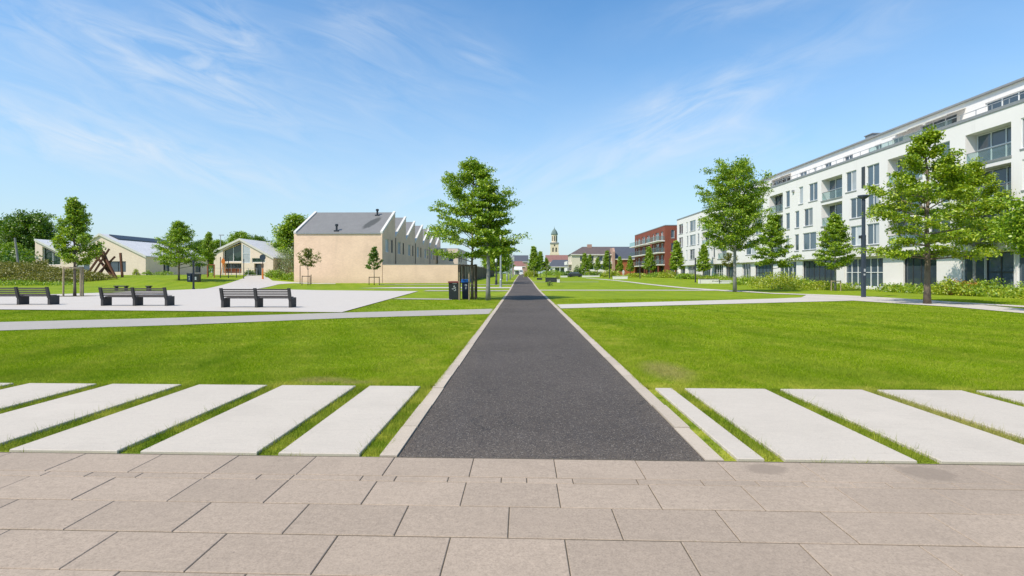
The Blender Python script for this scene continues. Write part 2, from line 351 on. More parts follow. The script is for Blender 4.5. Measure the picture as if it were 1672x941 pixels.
# ------------------------------------------------------------------ mesh helpers
class MB:
    def __init__(self): self.v = []; self.f = []; self.mi = []; self.cm = 0; self.smooth = False
    def add(self, vs, fs):
        o = len(self.v); self.v += [tuple(map(float, p)) for p in vs]
        for f in fs: self.f.append(tuple(i + o for i in f)); self.mi.append(self.cm)
        return self
    def hexa(self, p):   # 8 corners: bottom 4 ccw, top 4 ccw
        return self.add(p, [(0, 3, 2, 1), (4, 5, 6, 7), (0, 1, 5, 4), (1, 2, 6, 5), (2, 3, 7, 6), (3, 0, 4, 7)])
    def box(self, x0, x1, y0, y1, z0, z1):
        return self.hexa([(x0, y0, z0), (x1, y0, z0), (x1, y1, z0), (x0, y1, z0), (x0, y0, z1), (x1, y0, z1), (x1, y1, z1), (x0, y1, z1)])
    def bbox(self, x0, x1, y0, y1, z0, z1, b=.01):   # box with chamfered upright edges and top
        q = lambda i, z: [(x0 + i, y0, z), (x1 - i, y0, z), (x1, y0 + i, z), (x1, y1 - i, z), (x1 - i, y1, z), (x0 + i, y1, z), (x0, y1 - i, z), (x0, y0 + i, z)]
        t = [(x0 + b, y0 + b, z1), (x1 - b, y0 + b, z1), (x1 - b, y0 + b, z1), (x1 - b, y1 - b, z1), (x1 - b, y1 - b, z1), (x0 + b, y1 - b, z1), (x0 + b, y1 - b, z1), (x0 + b, y0 + b, z1)]
        r0, r1 = q(b, z0), q(b, z1 - b)
        vs = r0 + r1 + [t[0], t[1], t[3], t[5]]
        fs = [(i, (i + 1) % 8, 8 + (i + 1) % 8, 8 + i) for i in range(8)]
        fs += [(8, 9, 17, 16), (9, 10, 17), (10, 11, 18, 17), (11, 12, 18), (12, 13, 19, 18), (13, 14, 19), (14, 15, 16, 19), (15, 8, 16), (16, 17, 18, 19), (7, 6, 5, 4, 3, 2, 1, 0)]
        return self.add(vs, fs)
    def quad(self, a, b, c, d): return self.add([a, b, c, d], [(0, 1, 2, 3)])
    def prism(self, poly, axis, a, b):   # poly of (p,q) extruded along axis from a to b
        def mk(p, q, t): return {'x': (t, p, q), 'y': (p, t, q), 'z': (p, q, t)}[axis]
        n = len(poly); vs = [mk(p, q, a) for p, q in poly] + [mk(p, q, b) for p, q in poly]
        return self.add(vs, [tuple(range(n - 1, -1, -1)), tuple(range(n, 2 * n))] + [(i, (i + 1) % n, n + (i + 1) % n, n + i) for i in range(n)])
    def tube(self, pts, rad, n=8, cap=True):
        pts = [Vector(p) for p in pts]
        if not hasattr(rad, '__len__'): rad = [rad] * len(pts)
        rings = []; vs = []; ref = None
        for i, p in enumerate(pts):
            d = (pts[min(i + 1, len(pts) - 1)] - pts[max(i - 1, 0)]).normalized()
            if ref is None: ref = Vector((1, 0, 0)) if abs(d.x) < .8 else Vector((0, 1, 0))
            u = d.cross(ref).normalized(); w = d.cross(u); ref = -w.cross(d) if False else ref
            for k_ in range(n):
                a = 2 * PI * k_ / n
                vs.append(p + (u * math.cos(a) + w * math.sin(a)) * rad[i])
        fs = []
        for i in range(len(pts) - 1):
            for k_ in range(n):
                fs.append((i * n + k_, i * n + (k_ + 1) % n, (i + 1) * n + (k_ + 1) % n, (i + 1) * n + k_))
        if cap: fs += [tuple(range(n - 1, -1, -1)), tuple(range((len(pts) - 1) * n, len(pts) * n))]
        return self.add(vs, fs)
    def lathe(self, prof, n=16, c=(0, 0, 0), a0=0.0):
        vs = []; fs = []
        for r, z in prof:
            for k_ in range(n):
                a = a0 + 2 * PI * k_ / n; vs.append((c[0] + r * math.cos(a), c[1] + r * math.sin(a), c[2] + z))
        for i in range(len(prof) - 1):
            for k_ in range(n): fs.append((i * n + k_, i * n + (k_ + 1) % n, (i + 1) * n + (k_ + 1) % n, (i + 1) * n + k_))
        fs += [tuple(range(n - 1, -1, -1)), tuple(range((len(prof) - 1) * n, len(prof) * n))]
        return self.add(vs, fs)
    def bar(self, a, b, w, d=None):   # square bar between two points
        a, b = Vector(a), Vector(b); t = (b - a).normalized(); d = d or w
        ref = Vector((0, 0, 1)) if abs(t.z) < .9 else Vector((0, 1, 0))
        u = t.cross(ref).normalized() * w / 2; v_ = t.cross(u).normalized() * d / 2
        return self.hexa([a - u - v_, a + u - v_, a + u + v_, a - u + v_, b - u - v_, b + u - v_, b + u + v_, b - u + v_])
    def build(self, name, mats, parent=None, off=(0, 0, 0), smooth=False):
        me = bpy.data.meshes.new(name)
        vs = self.v if off == (0, 0, 0) else [(x - off[0], y - off[1], z - off[2]) for x, y, z in self.v]
        me.from_pydata(vs, [], self.f)
        if not isinstance(mats, (list, tuple)): mats = [mats]
        for m in mats: me.materials.append(m)
        if len(mats) > 1: me.polygons.foreach_set('material_index', self.mi)
        if smooth: me.polygons.foreach_set('use_smooth', [True] * len(me.polygons))
        me.update()
        bm = bmesh.new(); bm.from_mesh(me); bmesh.ops.recalc_face_normals(bm, faces=bm.faces); bm.to_mesh(me); bm.free()
        o = bpy.data.objects.new(name, me); COL.objects.link(o)
        if parent: o.parent = parent
        return o

def tag(o, label=None, cat=None, group=None, kind=None):
    if label: o['label'] = label
    if cat: o['category'] = cat
    if group: o['group'] = group
    if kind: o['kind'] = kind
    return o
def thing(name, label, cat, loc=(0, 0, 0), rz=0.0, group=None):
    o = bpy.data.objects.new(name, None); COL.objects.link(o); o.empty_display_size = .3
    o.location = loc; o.rotation_euler = (0, 0, rz)
    return tag(o, label, cat, group)
def dup(root, loc, rz, label, scale=None):
    r = root.copy(); COL.objects.link(r); r.location = loc; r.rotation_euler = (0, 0, rz); r['label'] = label
    if scale: r.scale = scale
    for ch in list(root.children):
        c = ch.copy(); COL.objects.link(c); c.parent = r
        for g in list(ch.children):
            d = g.copy(); COL.objects.link(d); d.parent = c
    return r

def np_mesh(name, verts, nper, mat, kind=None, parent=None, smooth=False):
    """verts (n*nper,3): n separate polygons of nper corners each"""
    n = len(verts) // nper
    me = bpy.data.meshes.new(name)
    me.vertices.add(len(verts)); me.vertices.foreach_set('co', np.asarray(verts, np.float32).ravel())
    me.loops.add(n * nper); me.loops.foreach_set('vertex_index', np.arange(n * nper, dtype=np.int32))
    me.polygons.add(n); me.polygons.foreach_set('loop_start', np.arange(0, n * nper, nper, dtype=np.int32))
    me.materials.append(mat); me.update(calc_edges=True)
    o = bpy.data.objects.new(name, me); COL.objects.link(o)
    if kind: o['kind'] = kind
    if parent: o.parent = parent
    return o

def sheet(name, polys, off, mat, step=2.0):
    """flat paving draped over the ground"""
    bm = bmesh.new()
    for poly in polys:
        bm.faces.new([bm.verts.new((x, y, 0)) for x, y in poly])
    xs = [v.co.x for v in bm.verts]; ys = [v.co.y for v in bm.verts]
    if max(ys) > 48:
        for ax, lo, hi in ((0, min(xs), max(xs)), (1, min(ys), max(ys))):
            t = math.floor(lo / step) * step + step
            while t < hi:
                co = (t, 0, 0) if ax == 0 else (0, t, 0); no = (1, 0, 0) if ax == 0 else (0, 1, 0)
                if hi - lo > step: bmesh.ops.bisect_plane(bm, geom=bm.verts[:] + bm.edges[:] + bm.faces[:], plane_co=co, plane_no=no)
                t += step
    bmesh.ops.triangulate(bm, faces=bm.faces)
    for v in bm.verts: v.co.z = h(v.co.x, v.co.y) + off
    bmesh.ops.recalc_face_normals(bm, faces=bm.faces)
    me = bpy.data.meshes.new(name); bm.to_mesh(me); bm.free(); me.materials.append(mat)
    o = bpy.data.objects.new(name, me); COL.objects.link(o); o['kind'] = 'structure'
    return o

# ------------------------------------------------------------------ the ground
def axis(parts):
    out = []
    for a, b, n in parts: out += list(np.linspace(a, b, n, endpoint=False))
    return np.array(out + [parts[-1][1]])
gx = axis([(-1500, -160, 12), (-160, -60, 34), (-60, 60, 61), (60, 160, 26), (160, 1500, 12)])
gy = axis([(-60, 40, 12), (40, 200, 81), (200, 320, 24), (320, 2500, 14)])
XX, YY = np.meshgrid(gx, gy); ZZ = H(XX, YY)
mb = MB(); nx = len(gx)
mb.v = [tuple(t) for t in np.stack([XX.ravel(), YY.ravel(), ZZ.ravel()], 1).tolist()]
for j in range(len(gy) - 1):
    for i in range(nx - 1):
        mb.f.append((j * nx + i, j * nx + i + 1, (j + 1) * nx + i + 1, (j + 1) * nx + i)); mb.mi.append(0)
tag(mb.build('lawn', M['lawn'], smooth=True), kind='structure')

XL, XR = -1.11, 1.61            # asphalt edges
KL, KR = -1.265, 1.765          # outer kerb edges
TILT = -.02
def yt(y, x): return y + TILT * x
ys = [4.87] + list(np.arange(6, 48, 6)) + list(np.arange(48, 262, 2))
mb = MB()
for i, y in enumerate(ys):
    for x in (XL, XR):
        yy = yt(y, x) if i == 0 else y
        mb.v.append((x, yy, h(x, yy) + .014))
for i in range(len(ys) - 1): mb.f.append((2 * i, 2 * i + 1, 2 * i + 3, 2 * i + 2)); mb.mi.append(0)
tag(mb.build('asphalt_path', M['asphalt']), kind='structure')

mb = MB(); rk = random.Random(3)
for a, b in ((KL, XL), (XR, KR)):
    y = 4.87
    while y < 258:
        L = .98 if y < 60 else 3.0
        dx = rk.uniform(-.006, .006); zt = .03 + rk.uniform(-.004, .004)
        y1 = y + L - .012
        z0, z1 = h(a, y), h(a, y1)
        ya, yb = (yt(y, a), yt(y, b)) if y < 5 else (y, y)
        mb.hexa([(a + dx, ya, z0 - .06), (b + dx, yb, z0 - .06), (b + dx, y1, z1 - .06), (a + dx, y1, z1 - .06),
                 (a + dx, ya, z0 + zt), (b + dx, yb, z0 + zt), (b + dx, y1, z1 + zt), (a + dx, y1, z1 + zt)])
        y += L
tag(mb.build('path_kerb', M['kerb']), kind='structure')

# beige paving in the foreground: rows of slabs with open joints
mb = MB(); rp = random.Random(5)
rows = [(4.385, 4.815, .70, .28), (4.275, 4.375, 0, 0), (3.835, 4.265, .70, .27), (3.385, 3.825, .705, .62)]
yy = 3.375
for i in range(20):
    rows.append((yy - .445, yy - .005, .70, (.255, .60)[i % 2] + rp.uniform(-.03, .03))); yy -= .45
for y0, y1, w, offx in rows:
    x = -14.0 + ((offx + 14.0) % w if w else 0)
    while x < 14:
        ww = w if w else rp.choice((.2, .27, .36, .42, .5, .56))
        g = .0031; zt = .03 + rp.uniform(-.0015, .0015)
        a, b = x + g, x + ww - g
        c = [(a, yt(y0, a)), (b, yt(y0, b)), (b, yt(y1, b)), (a, yt(y1, a))]
        i4 = .004
        cin = [(a + i4, yt(y0, a) + i4), (b - i4, yt(y0, b) + i4), (b - i4, yt(y1, b) - i4), (a + i4, yt(y1, a) - i4)]
        vs = [(p, q, -.03) for p, q in c] + [(p, q, zt - .004) for p, q in c] + [(p, q, zt) for p, q in cin]
        mb.add(vs, [(0, 1, 5, 4), (1, 2, 6, 5), (2, 3, 7, 6), (3, 0, 4, 7), (4, 5, 9, 8), (5, 6, 10, 9), (6, 7, 11, 10), (7, 4, 8, 11), (8, 9, 10, 11)])
        x += ww
tag(mb.build('pavement', M['pavement']), kind='structure')
mb = MB(); mb.quad((-16, -12, .023), (16, -12, .023), (16, yt(4.85, 16), .023), (-16, yt(4.85, -16), .023))
tag(mb.build('pavement_bedding', M['joint']), kind='structure')

# white slabs across the lawn, one object each
SL = [(-2.2, -1.46), (-3.48, -2.4), (-4.72, -3.7), (-6.02, -4.98), (-7.28, -6.26), (-8.55, -7.52)]
SR = [(1.89, 2.12), (2.3, 3.42), (3.63, 4.75), (4.96, 6.1), (6.3, 7.42), (7.62, 8.75)]
on = ['nearest', 'second', 'third', 'fourth', 'fifth', 'sixth']
for side, L in (('left', SL), ('right', SR)):
    for i, (a, b) in enumerate(L):
        mb = MB(); b4 = .006; zt = .032
        y0, y1 = 4.90, 7.88
        c = [(a, yt(y0, a)), (b, yt(y0, b)), (b, yt(y1, b)), (a, yt(y1, a))]
        cx, cy = (a + b) / 2, yt((y0 + y1) / 2, (a + b) / 2)
        cin = [(p + (b4 if p < cx else -b4), q + (b4 if q < cy else -b4)) for p, q in c]
        mb.add([(p, q, -.08) for p, q in c] + [(p, q, zt - b4) for p, q in c] + [(p, q, zt) for p, q in cin],
               [(0, 1, 5, 4), (1, 2, 6, 5), (2, 3, 7, 6), (3, 0, 4, 7), (4, 5, 9, 8), (5, 6, 10, 9), (6, 7, 11, 10), (7, 4, 8, 11), (8, 9, 10, 11)])
        o = mb.build('concrete_slab', M['slab'], None, (cx, cy, 0)); o.location = (cx, cy, 0)
        lab = f'{on[i]} long white concrete slab to the {side} of the asphalt path'
        if side == 'right' and i == 0: lab = 'narrow white concrete strip slab just right of the asphalt path'
        if side == 'left' and i == 0: lab = 'three quarter width white concrete slab just left of the asphalt path'
        tag(o, lab, 'paving slab', 'white concrete slabs laid in the lawn')

# light paved areas and footpaths
plaza = [G(-500, 502.5), G(558, 511.2), G(683, 476.2), G(520, 474.6), G(432, 472.6), G(330, 473), G(215, 477), G(100, 481), G(-60, 484), G(-450, 492)]
sheet('plaza', [plaza], .035, M['plaza'])
cross_l = [G(-700, 566), G(0, 541), G(300, 531.5), G(560, 520.5), G(803, 513.5), G(808, 505), G(560, 511.4), G(280, 520), G(0, 527), G(-700, 547)]
cross_l = [(min(x, KL), y) for x, y in cross_l]
cross_r1 = [G(902, 498), G(906, 504.5), G(1090, 499.5), G(1260, 495), G(1393, 491.6), G(1400, 486), G(1317, 486), G(1260, 488.3), G(1090, 493.2)]
cross_r2 = [G(1308, 486.6), G(1393, 491.6), G(1469, 496.5), G(1556, 502), G(1672, 512.5), G(2200, 563), G(2200, 551), G(1668, 505), G(1600, 498.6), G(1568, 497), G(1469, 491), G(1393, 485.5), G(1317, 482.3)]
cross_r3 = [G(1317, 482.4), G(1469, 491), G(1600, 498.4), G(2200, 534.4), G(2200, 529), G(1568, 494.5), G(1469, 488), G(1383, 483), G(1260, 479), G(1215, 475.5), G(1190, 474.8), G(1215, 477.4), G(1265, 480.6)]
cross_r1 = [(max(x, KR), y) for x, y in cross_r1]
sheet('footpath', [cross_l], .02, M['footpath'])
sheet('footpath', [cross_r1], .02, M['plaza'])
sheet('footpath', [cross_r2], .026, M['plaza'])
sheet('footpath', [cross_r3], .032, M['plaza'])
sheet('footpath', [[P(1190, 54), P(1215, 50.5), P(1205, 49), P(1120, 59), P(1050, 75), P(985, 105), P(954, 128), P(958, 128), P(990, 108), P(1056, 77), P(1125, 61.5)]], .03, M['plaza'])
sheet('footpath', [[(KR, 53.2), (20.5, 53.2), (20.5, 55.3), (KR, 55.3)]], .024, M['plaza'])
sheet('footpath', [[(KR, 85.0), (12, 85.5), (12, 87.0), (KR, 86.5)]], .024, M['footpath'])
sheet('footpath', [[(-9.2, 51.2), (KL, 51.2), (KL, 53.6), (-9.2, 53.6)]], .028, M['footpath'])
sheet('footpath', [[(-18, 60.0), (KL, 60.0), (KL, 63.5), (-14.5, 63.5)]], .028, M['plaza'])
sheet('footpath', [[(-19, 71.5), (KL, 72), (KL, 73.6), (-19, 73)]], .028, M['footpath'])
sheet('footpath', [[G(655, 487.6), G(738, 488.4), G(738, 490.2), G(640, 488.9)]], .022, M['footpath'])
sheet('footpath', [[P(330, 56.5), P(418, 57.5), P(455, 72), P(480, 76.2), P(548, 76.2), P(548, 78.6), P(445, 79.5), P(432, 93), P(405, 93.6), P(396, 80)]], .028, M['plaza'])
sheet('footpath', [[P(1436, 52.5), P(1462, 52.5), P(1462, 58), P(1442, 58)]], .03, M['plaza'])

# ------------------------------------------------------------------ grass
def pip(poly, x, y):
    ins = np.zeros(len(x), bool); n = len(poly)
    for i in range(n):
        x0, y0 = poly[i]; x1, y1 = poly[(i + 1) % n]
        if y0 == y1: continue
        c = ((y0 > y) != (y1 > y)) & (x < (x1 - x0) * (y - y0) / (y1 - y0) + x0)
        ins ^= c
    return ins
rng = np.random.default_rng(11)
def blades(x, y, hh, w, lean=.5):
    n = len(x); az = rng.uniform(0, 2 * PI, n); ln = rng.uniform(0, lean, n) * hh; la = rng.uniform(0, 2 * PI, n)
    z = H(x, y) - .003
    dx, dy = np.cos(az) * w / 2, np.sin(az) * w / 2
    b0 = np.stack([x - dx, y - dy, z], 1); b1 = np.stack([x + dx, y + dy, z], 1)
    tp = np.stack([x + np.cos(la) * ln, y + np.sin(la) * ln, z + hh], 1)
    return np.stack([b0, b1, tp], 1).reshape(-1, 3)
chunks = []
holes = [cross_l, plaza, cross_r1, cross_r2, cross_r3]
def lawn_band(y0, y1, dens, hm, w, tuft=1.0):
    xm = .99 * y1 + 10; n = int(dens * 2 * xm * (y1 - y0))
    x = rng.uniform(-xm, xm, n); y = rng.uniform(y0, y1, n)
    keep = (rng.random(n) < 1 - sst(.96 * y + 1.0, .96 * y + 10, np.abs(x + .0178 * y))) & ((x < KL - .01) | (x > KR + .01))
    keep &= (y > 7.90 + TILT * x)
    for p in holes: keep &= ~pip(p, x, y)
    x, y = x[keep], y[keep]
    patch = .5 + .5 * np.sin(x * 1.7 + 2 * np.sin(y * .9)) * np.sin(y * 2.3 + 1.3 * np.sin(x * 1.1))
    hh = hm * rng.uniform(.5, 1.2, len(x)) * (.75 + .5 * patch)
    chunks.append(blades(x, y, hh, w * rng.uniform(.7, 1.3, len(x)), 1.5))
lawn_band(7.5, 9.5, 6500, .040, .006)
lawn_band(9.5, 12.5, 3800, .040, .008)
lawn_band(12.5, 17, 1900, .040, .012)
lawn_band(17, 24, 800, .038, .02)
lawn_band(24, 36, 260, .03, .035)
def strip(x0, x1, y0, y1, dens, hm, dry=False):
    n = int(dens * (x1 - x0) * (y1 - y0)); x = rng.uniform(x0 - .022, x1 + .022, n); y = rng.uniform(y0, y1, n) + TILT * (x0 + x1) / 2
    hh = hm * rng.gamma(3.0, .33, n)
    edge = np.minimum(x - x0, x1 - x); hh *= np.where(edge < .02, .75, 1.0)
    chunks.append(blades(x, y, np.minimum(hh, .15), .005 * rng.uniform(.7, 1.4, n), 1.0))
gaps = [(-1.46, KL), (-2.4, -2.2), (-3.7, -3.48), (-4.98, -4.72), (-6.26, -6.02), (-7.52, -7.28), (KR, 1.89), (2.12, 2.3), (3.42, 3.63), (4.75, 4.96), (6.1, 6.3), (7.42, 7.62)]
for i, (a, b) in enumerate(gaps):
    strip(a, b, 4.92, 7.95, 9000 if i != 6 else 3500, .04 if i != 6 else .03)
# tufts along the kerbs and in the gap in front of the slabs
for (x0, x1) in ((KL - .05, KL + .012), (KR - .012, KR + .05)): 
    n = 9000; y = 7.9 + 22 * rng.random(n) ** 1.6; x = rng.uniform(x0, x1, n)
    chunks.append(blades(x, y, .045 * rng.gamma(2.5, .4, n), .006 * np.ones(n), 1.0))
n = 1500; x = rng.uniform(-5.2, 5.2, n); x = x[np.sin(x * 5.1) + np.sin(x * 2.3 + 1) > .6]; x = x[(x < XL) | (x > XR)]
chunks.append(blades(x, 4.86 + TILT * x + rng.uniform(-.02, .035, len(x)), .03 * rng.gamma(2.0, .5, len(x)), .005 * np.ones(len(x)), 1.2))
for yj, w_ in ((4.825, 1.2), (4.38, .5), (4.27, .7), (3.83, .5), (3.38, .35)):
    n = int(900 * w_); x = rng.uniform(-4.6, 4.6, n); keep = (np.sin(x * 3.7 + yj * 5) + np.sin(x * 9.1 + yj)) > .55; x = x[keep]
    chunks.append(blades(x, yj + TILT * x + rng.normal(0, .004, len(x)), .016 + .026 * rng.random(len(x)), .005 * np.ones(len(x)), 1.2))
for xj, y0, y1 in ((.283, 4.39, 4.81), (.985, 4.39, 4.81), (.27, 3.84, 4.26), (.99, 3.84, 4.26), (-.42, 3.84, 4.26), (.62, 3.4, 3.82), (-.085, 3.4, 3.82)):
    n = 60; y = rng.uniform(y0, y1, n); chunks.append(blades(xj + rng.normal(0, .004, n), y, .012 + .02 * rng.random(n), .005 * np.ones(n), 1.2))
# a few longer clumps
for cx, cy, nn in [(-3.1, 8.9, 500), (-2.6, 9.3, 300), (2.9, 8.4, 300), (5.2, 9.0, 300), (-4.3, 8.3, 300), (3.6, 9.8, 400)]:
    x = rng.normal(cx, .22, nn); y = rng.normal(cy, .1, nn)
    chunks.append(blades(x, y, .07 * rng.uniform(.6, 1.4, nn), .007 * np.ones(nn), 1.2))
g = np_mesh('grass', np.concatenate(chunks), 3, M['blades'], 'stuff')
g['label'] = 'short green mown grass covering the lawn and filling the gaps between slabs'; g['category'] = 'grass'

# ------------------------------------------------------------------ trees
def shape_cone(t): return max(.12, (1 - t) ** .85) * (.75 + .25 * min(1, t * 6))
def shape_round(t): return max(.15, math.sqrt(max(0, 1 - (2 * t - .85) ** 2 * .72)))
def shape_egg(t): return max(.12, (math.sin(PI * min(1, (t * .78 + .22))) ** .75))
def shape_ovoid(t): return max(.10, (.72 + .28 * t / .3) if t < .3 else (1 - (t - .3) / .7) ** 1.0)
def shape_tier(t): return max(.10, (1 - t) ** .62) * (.85 + .15 * min(1, t * 5))

def leaf_quads(rs, cen, sig, count, size, up=.55):
    """diamond leaves scattered round cluster centres"""
    n = len(cen) * count
    c = np.repeat(cen, count, 0); s = np.repeat(sig, count, 0)
    p = c + np.clip(rs.normal(0, 1, (n, 3)), -1.7, 1.7) * s
    nrm = rs.normal(0, 1, (n, 3)); nrm[:, 2] = np.abs(nrm[:, 2]) * .6 + up
    nrm /= np.linalg.norm(nrm, axis=1, keepdims=True)
    a = rs.normal(0, 1, (n, 3)); a -= nrm * (a * nrm).sum(1, keepdims=True); a /= np.linalg.norm(a, axis=1, keepdims=True)
    b = np.cross(nrm, a)
    L = (size * rs.uniform(.65, 1.35, n))[:, None]; W = L * .55
    droop = np.array([0, 0, -1.0]) * L * .15
    return np.stack([p - a * L * .5, p + b * W * .5 + droop * .3, p + a * L * .5 + droop, p - b * W * .5 + droop * .3], 1).reshape(-1, 3)

def make_tree(seed, Ht, cb, Rm, shape, nb, leaf, per, tr, tiers=0, steep=(.12, 1.0), subs=5, flat=.45, lean=0.0, droop=.0, clus=.2, var=(.72, 1.12)):
    rs = np.random.default_rng(seed); rr = random.Random(seed)
    wood = MB()
    top = Ht * .96
    tp = []
    wob = [(rr.uniform(-1, 1), rr.uniform(-1, 1)) for _ in range(9)]
    for i in range(9):
        t = i / 8
        tp.append(Vector((lean * t + wob[i][0] * .012 * Ht * t, wob[i][1] * .012 * Ht * t, top * t)))
    def trunk_at(z):
        t = min(1, z / top) * 8; i = min(7, int(t)); return tp[i].lerp(tp[i + 1], t - i)
    rad = [tr * (1.25 if i == 0 else 1) * (1 - .86 * (i / 8)) + .008 for i in range(9)]
    wood.tube(tp, rad, 10)
    cens = []; sigs = []
    def cluster(p, s):
        cens.append(tuple(p)); sigs.append((s, s, s * flat))
    for i in range(nb):
        t = (i + rr.uniform(.1, .9)) / nb
        if tiers:
            k_ = int(t * tiers); t = min(.999, (k_ + .4 + rr.uniform(-.3, .3)) / tiers)
        z = cb + (top - cb) * (t ** .92) * .97
        az = i * 2.39996 + rr.uniform(-.5, .5)
        L = Rm * shape(t) * rr.uniform(*var)
        el = steep[0] + (steep[1] - steep[0]) * t + rr.uniform(-.12, .12)
        base = trunk_at(max(.3, z - L * math.tan(el) * .75))
        d = Vector((math.cos(az), math.sin(az), 0)); side = Vector((-d.y, d.x, 0))
        pts = []; bend = rr.uniform(-.18, .18)
        for q in range(6):
            s = q / 5
            zz = L * math.tan(el) * (s - .25 * droop * s * s * 2)
            pts.append(base + d * L * s + side * bend * L * s * s + Vector((0, 0, zz)))
        r0 = max(.012, tr * .34 * (1 - .65 * t)); 
        wood.tube(pts, [r0 * (1 - .8 * q / 5) + .004 for q in range(6)], 5, False)
        for q in range(subs):
            s = .28 + .72 * (q + rr.random() * .6) / subs; s = min(1.0, s)
            i5 = min(4, int(s * 5)); b0 = pts[i5].lerp(pts[i5 + 1], s * 5 - i5)
            sgn = 1 if (q % 2) else -1
            ang = sgn * rr.uniform(.5, 1.15)
            dd = d * math.cos(ang) + side * math.sin(ang)
            l2 = L * rr.uniform(.22, .42) * (1.15 - s * .5) + .1
            e = b0 + dd * l2 + Vector((0, 0, l2 * rr.uniform(.0, .45)))
            m = b0.lerp(e, .5) + Vector((0, 0, l2 * .06))
            wood.tube([b0, m, e], [r0 * .35, r0 * .25, .004], 4, False)
            cs = clus * (.55 + .45 * rr.random()) * max(.5, Rm) ** .6
            cluster(e, cs); cluster(m, cs * .8)
        cluster(pts[5], clus * Rm ** .6); cluster(pts[4], clus * Rm ** .6 * .8)
    for q in range(3): cluster(trunk_at(top * (.93 + .035 * q)), clus * .7 * Rm ** .6)
    v = leaf_quads(rs, np.array(cens), np.array(sigs), per, leaf)
    return wood, v

TREES = {}
def tree_kind(key, leafmat, barkmat, **kw):
    w, v = make_tree(**kw); TREES[key] = dict(w=w, v=v, lm=M[leafmat], bm=M[barkmat], t=None, c=None)
def plant(key, name, label, px, D, group=None, sc=1.0, rz=0.0, loc=None, sz=None):
    K = TREES[key]
    x, y = loc or P(px, D); z = h(x, y)
    t = thing(name, label, 'tree', (x, y, z - .02), rz, group)
    t.scale = (sc, sc, sz or sc)
    if K['t'] is None:
        K['t'] = K['w'].build('trunk', K['bm'], t, smooth=True)
        K['c'] = np_mesh('crown', K['v'], 4, K['lm'], None, t)
    else:
        for q in ('t', 'c'):
            o = K[q].copy(); COL.objects.link(o); o.parent = t
    return t

tree_kind('tiered', 'leaf_mid', 'bark', seed=21, Ht=9.4, cb=2.6, Rm=3.35, shape=shape_tier, nb=40, leaf=.14, per=52, tr=.085, tiers=9, steep=(.12, .95), subs=6, flat=.5, droop=.0, clus=.125, var=(.5, 1.25))
tree_kind('tiered_b', 'leaf_mid', 'bark_grey', seed=22, Ht=7.6, cb=2.7, Rm=1.65, shape=shape_tier, nb=34, leaf=.16, per=34, tr=.13, tiers=8, steep=(.02, .55), subs=6, flat=.35, droop=.3, clus=.17)
tree_kind('golden', 'leaf_bright', 'bark', seed=31, Ht=9.9, cb=2.4, Rm=3.1, shape=shape_ovoid, nb=37, leaf=.155, per=54, tr=.15, tiers=10, steep=(.0, 1.1), subs=6, flat=.52, droop=.05, clus=.13, var=(.55, 1.2))
tree_kind('golden_b', 'leaf_bright', 'bark_grey', seed=33, Ht=11.6, cb=3.4, Rm=2.9, shape=shape_ovoid, nb=44, leaf=.175, per=42, tr=.12, tiers=11, steep=(.1, 1.1), subs=6, flat=.55, droop=.05, clus=.14, var=(.55, 1.2))
tree_kind('round', 'leaf_mid', 'bark_grey', seed=41, Ht=12.1, cb=3.9, Rm=2.75, shape=shape_round, nb=50, leaf=.17, per=56, tr=.15, steep=(.3, 1.15), subs=6, flat=.6, clus=.165, var=(.6, 1.15))
tree_kind('mop', 'leaf_mid', 'bark', seed=45, Ht=4.9, cb=2.5, Rm=1.55, shape=shape_round, nb=36, leaf=.14, per=44, tr=.08, steep=(.1, 1.1), subs=5, flat=.6, clus=.2)
tree_kind('loose', 'leaf_mid', 'bark_grey', seed=51, Ht=8.4, cb=2.3, Rm=2.6, shape=shape_cone, nb=40, leaf=.2, per=26, tr=.1, steep=(.1, .95), subs=5, flat=.45, clus=.15, var=(.55, 1.2))
tree_kind('loose_b', 'leaf_mid', 'bark', seed=52, Ht=8.6, cb=2.1, Rm=3.9, shape=shape_cone, nb=46, leaf=.21, per=30, tr=.12, steep=(.2, 1.1), subs=5, flat=.5, clus=.14, var=(.6, 1.2))
tree_kind('young', 'leaf_mid', 'bark', seed=61, Ht=7.3, cb=2.4, Rm=1.5, shape=shape_cone, nb=34, leaf=.17, per=30, tr=.085, steep=(.45, 1.25), subs=5, flat=.7, clus=.145, var=(.45, 1.3))
tree_kind('sapling', 'leaf_rust', 'bark', seed=71, Ht=5.0, cb=2.7, Rm=1.15, shape=shape_egg, nb=20, leaf=.16, per=14, tr=.045, steep=(.75, 1.2), subs=4, flat=.7, clus=.13, var=(.5, 1.3))
tree_kind('sapling_b', 'leaf_dark', 'bark', seed=72, Ht=5.3, cb=2.1, Rm=1.15, shape=shape_cone, nb=24, leaf=.17, per=16, tr=.045, steep=(.3, 1.15), subs=4, flat=.7, clus=.13, var=(.5, 1.3))
tree_kind('conic', 'leaf_mid', 'bark_grey', seed=81, Ht=8.5, cb=1.9, Rm=1.8, shape=shape_cone, nb=44, leaf=.3, per=18, tr=.1, steep=(.3, 1.0), subs=4, flat=.6, clus=.2)
tree_kind('big', 'leaf_dark', 'bark', seed=91, Ht=13.5, cb=3.0, Rm=4.8, shape=shape_round, nb=62, leaf=.42, per=34, tr=.26, steep=(.3, 1.15), subs=6, flat=.65, clus=.26)
tree_kind('big_b', 'leaf_mid', 'bark', seed=92, Ht=12.0, cb=2.0, Rm=4.0, shape=shape_egg, nb=56, leaf=.4, per=30, tr=.22, steep=(.3, 1.15), subs=6, flat=.65, clus=.27)

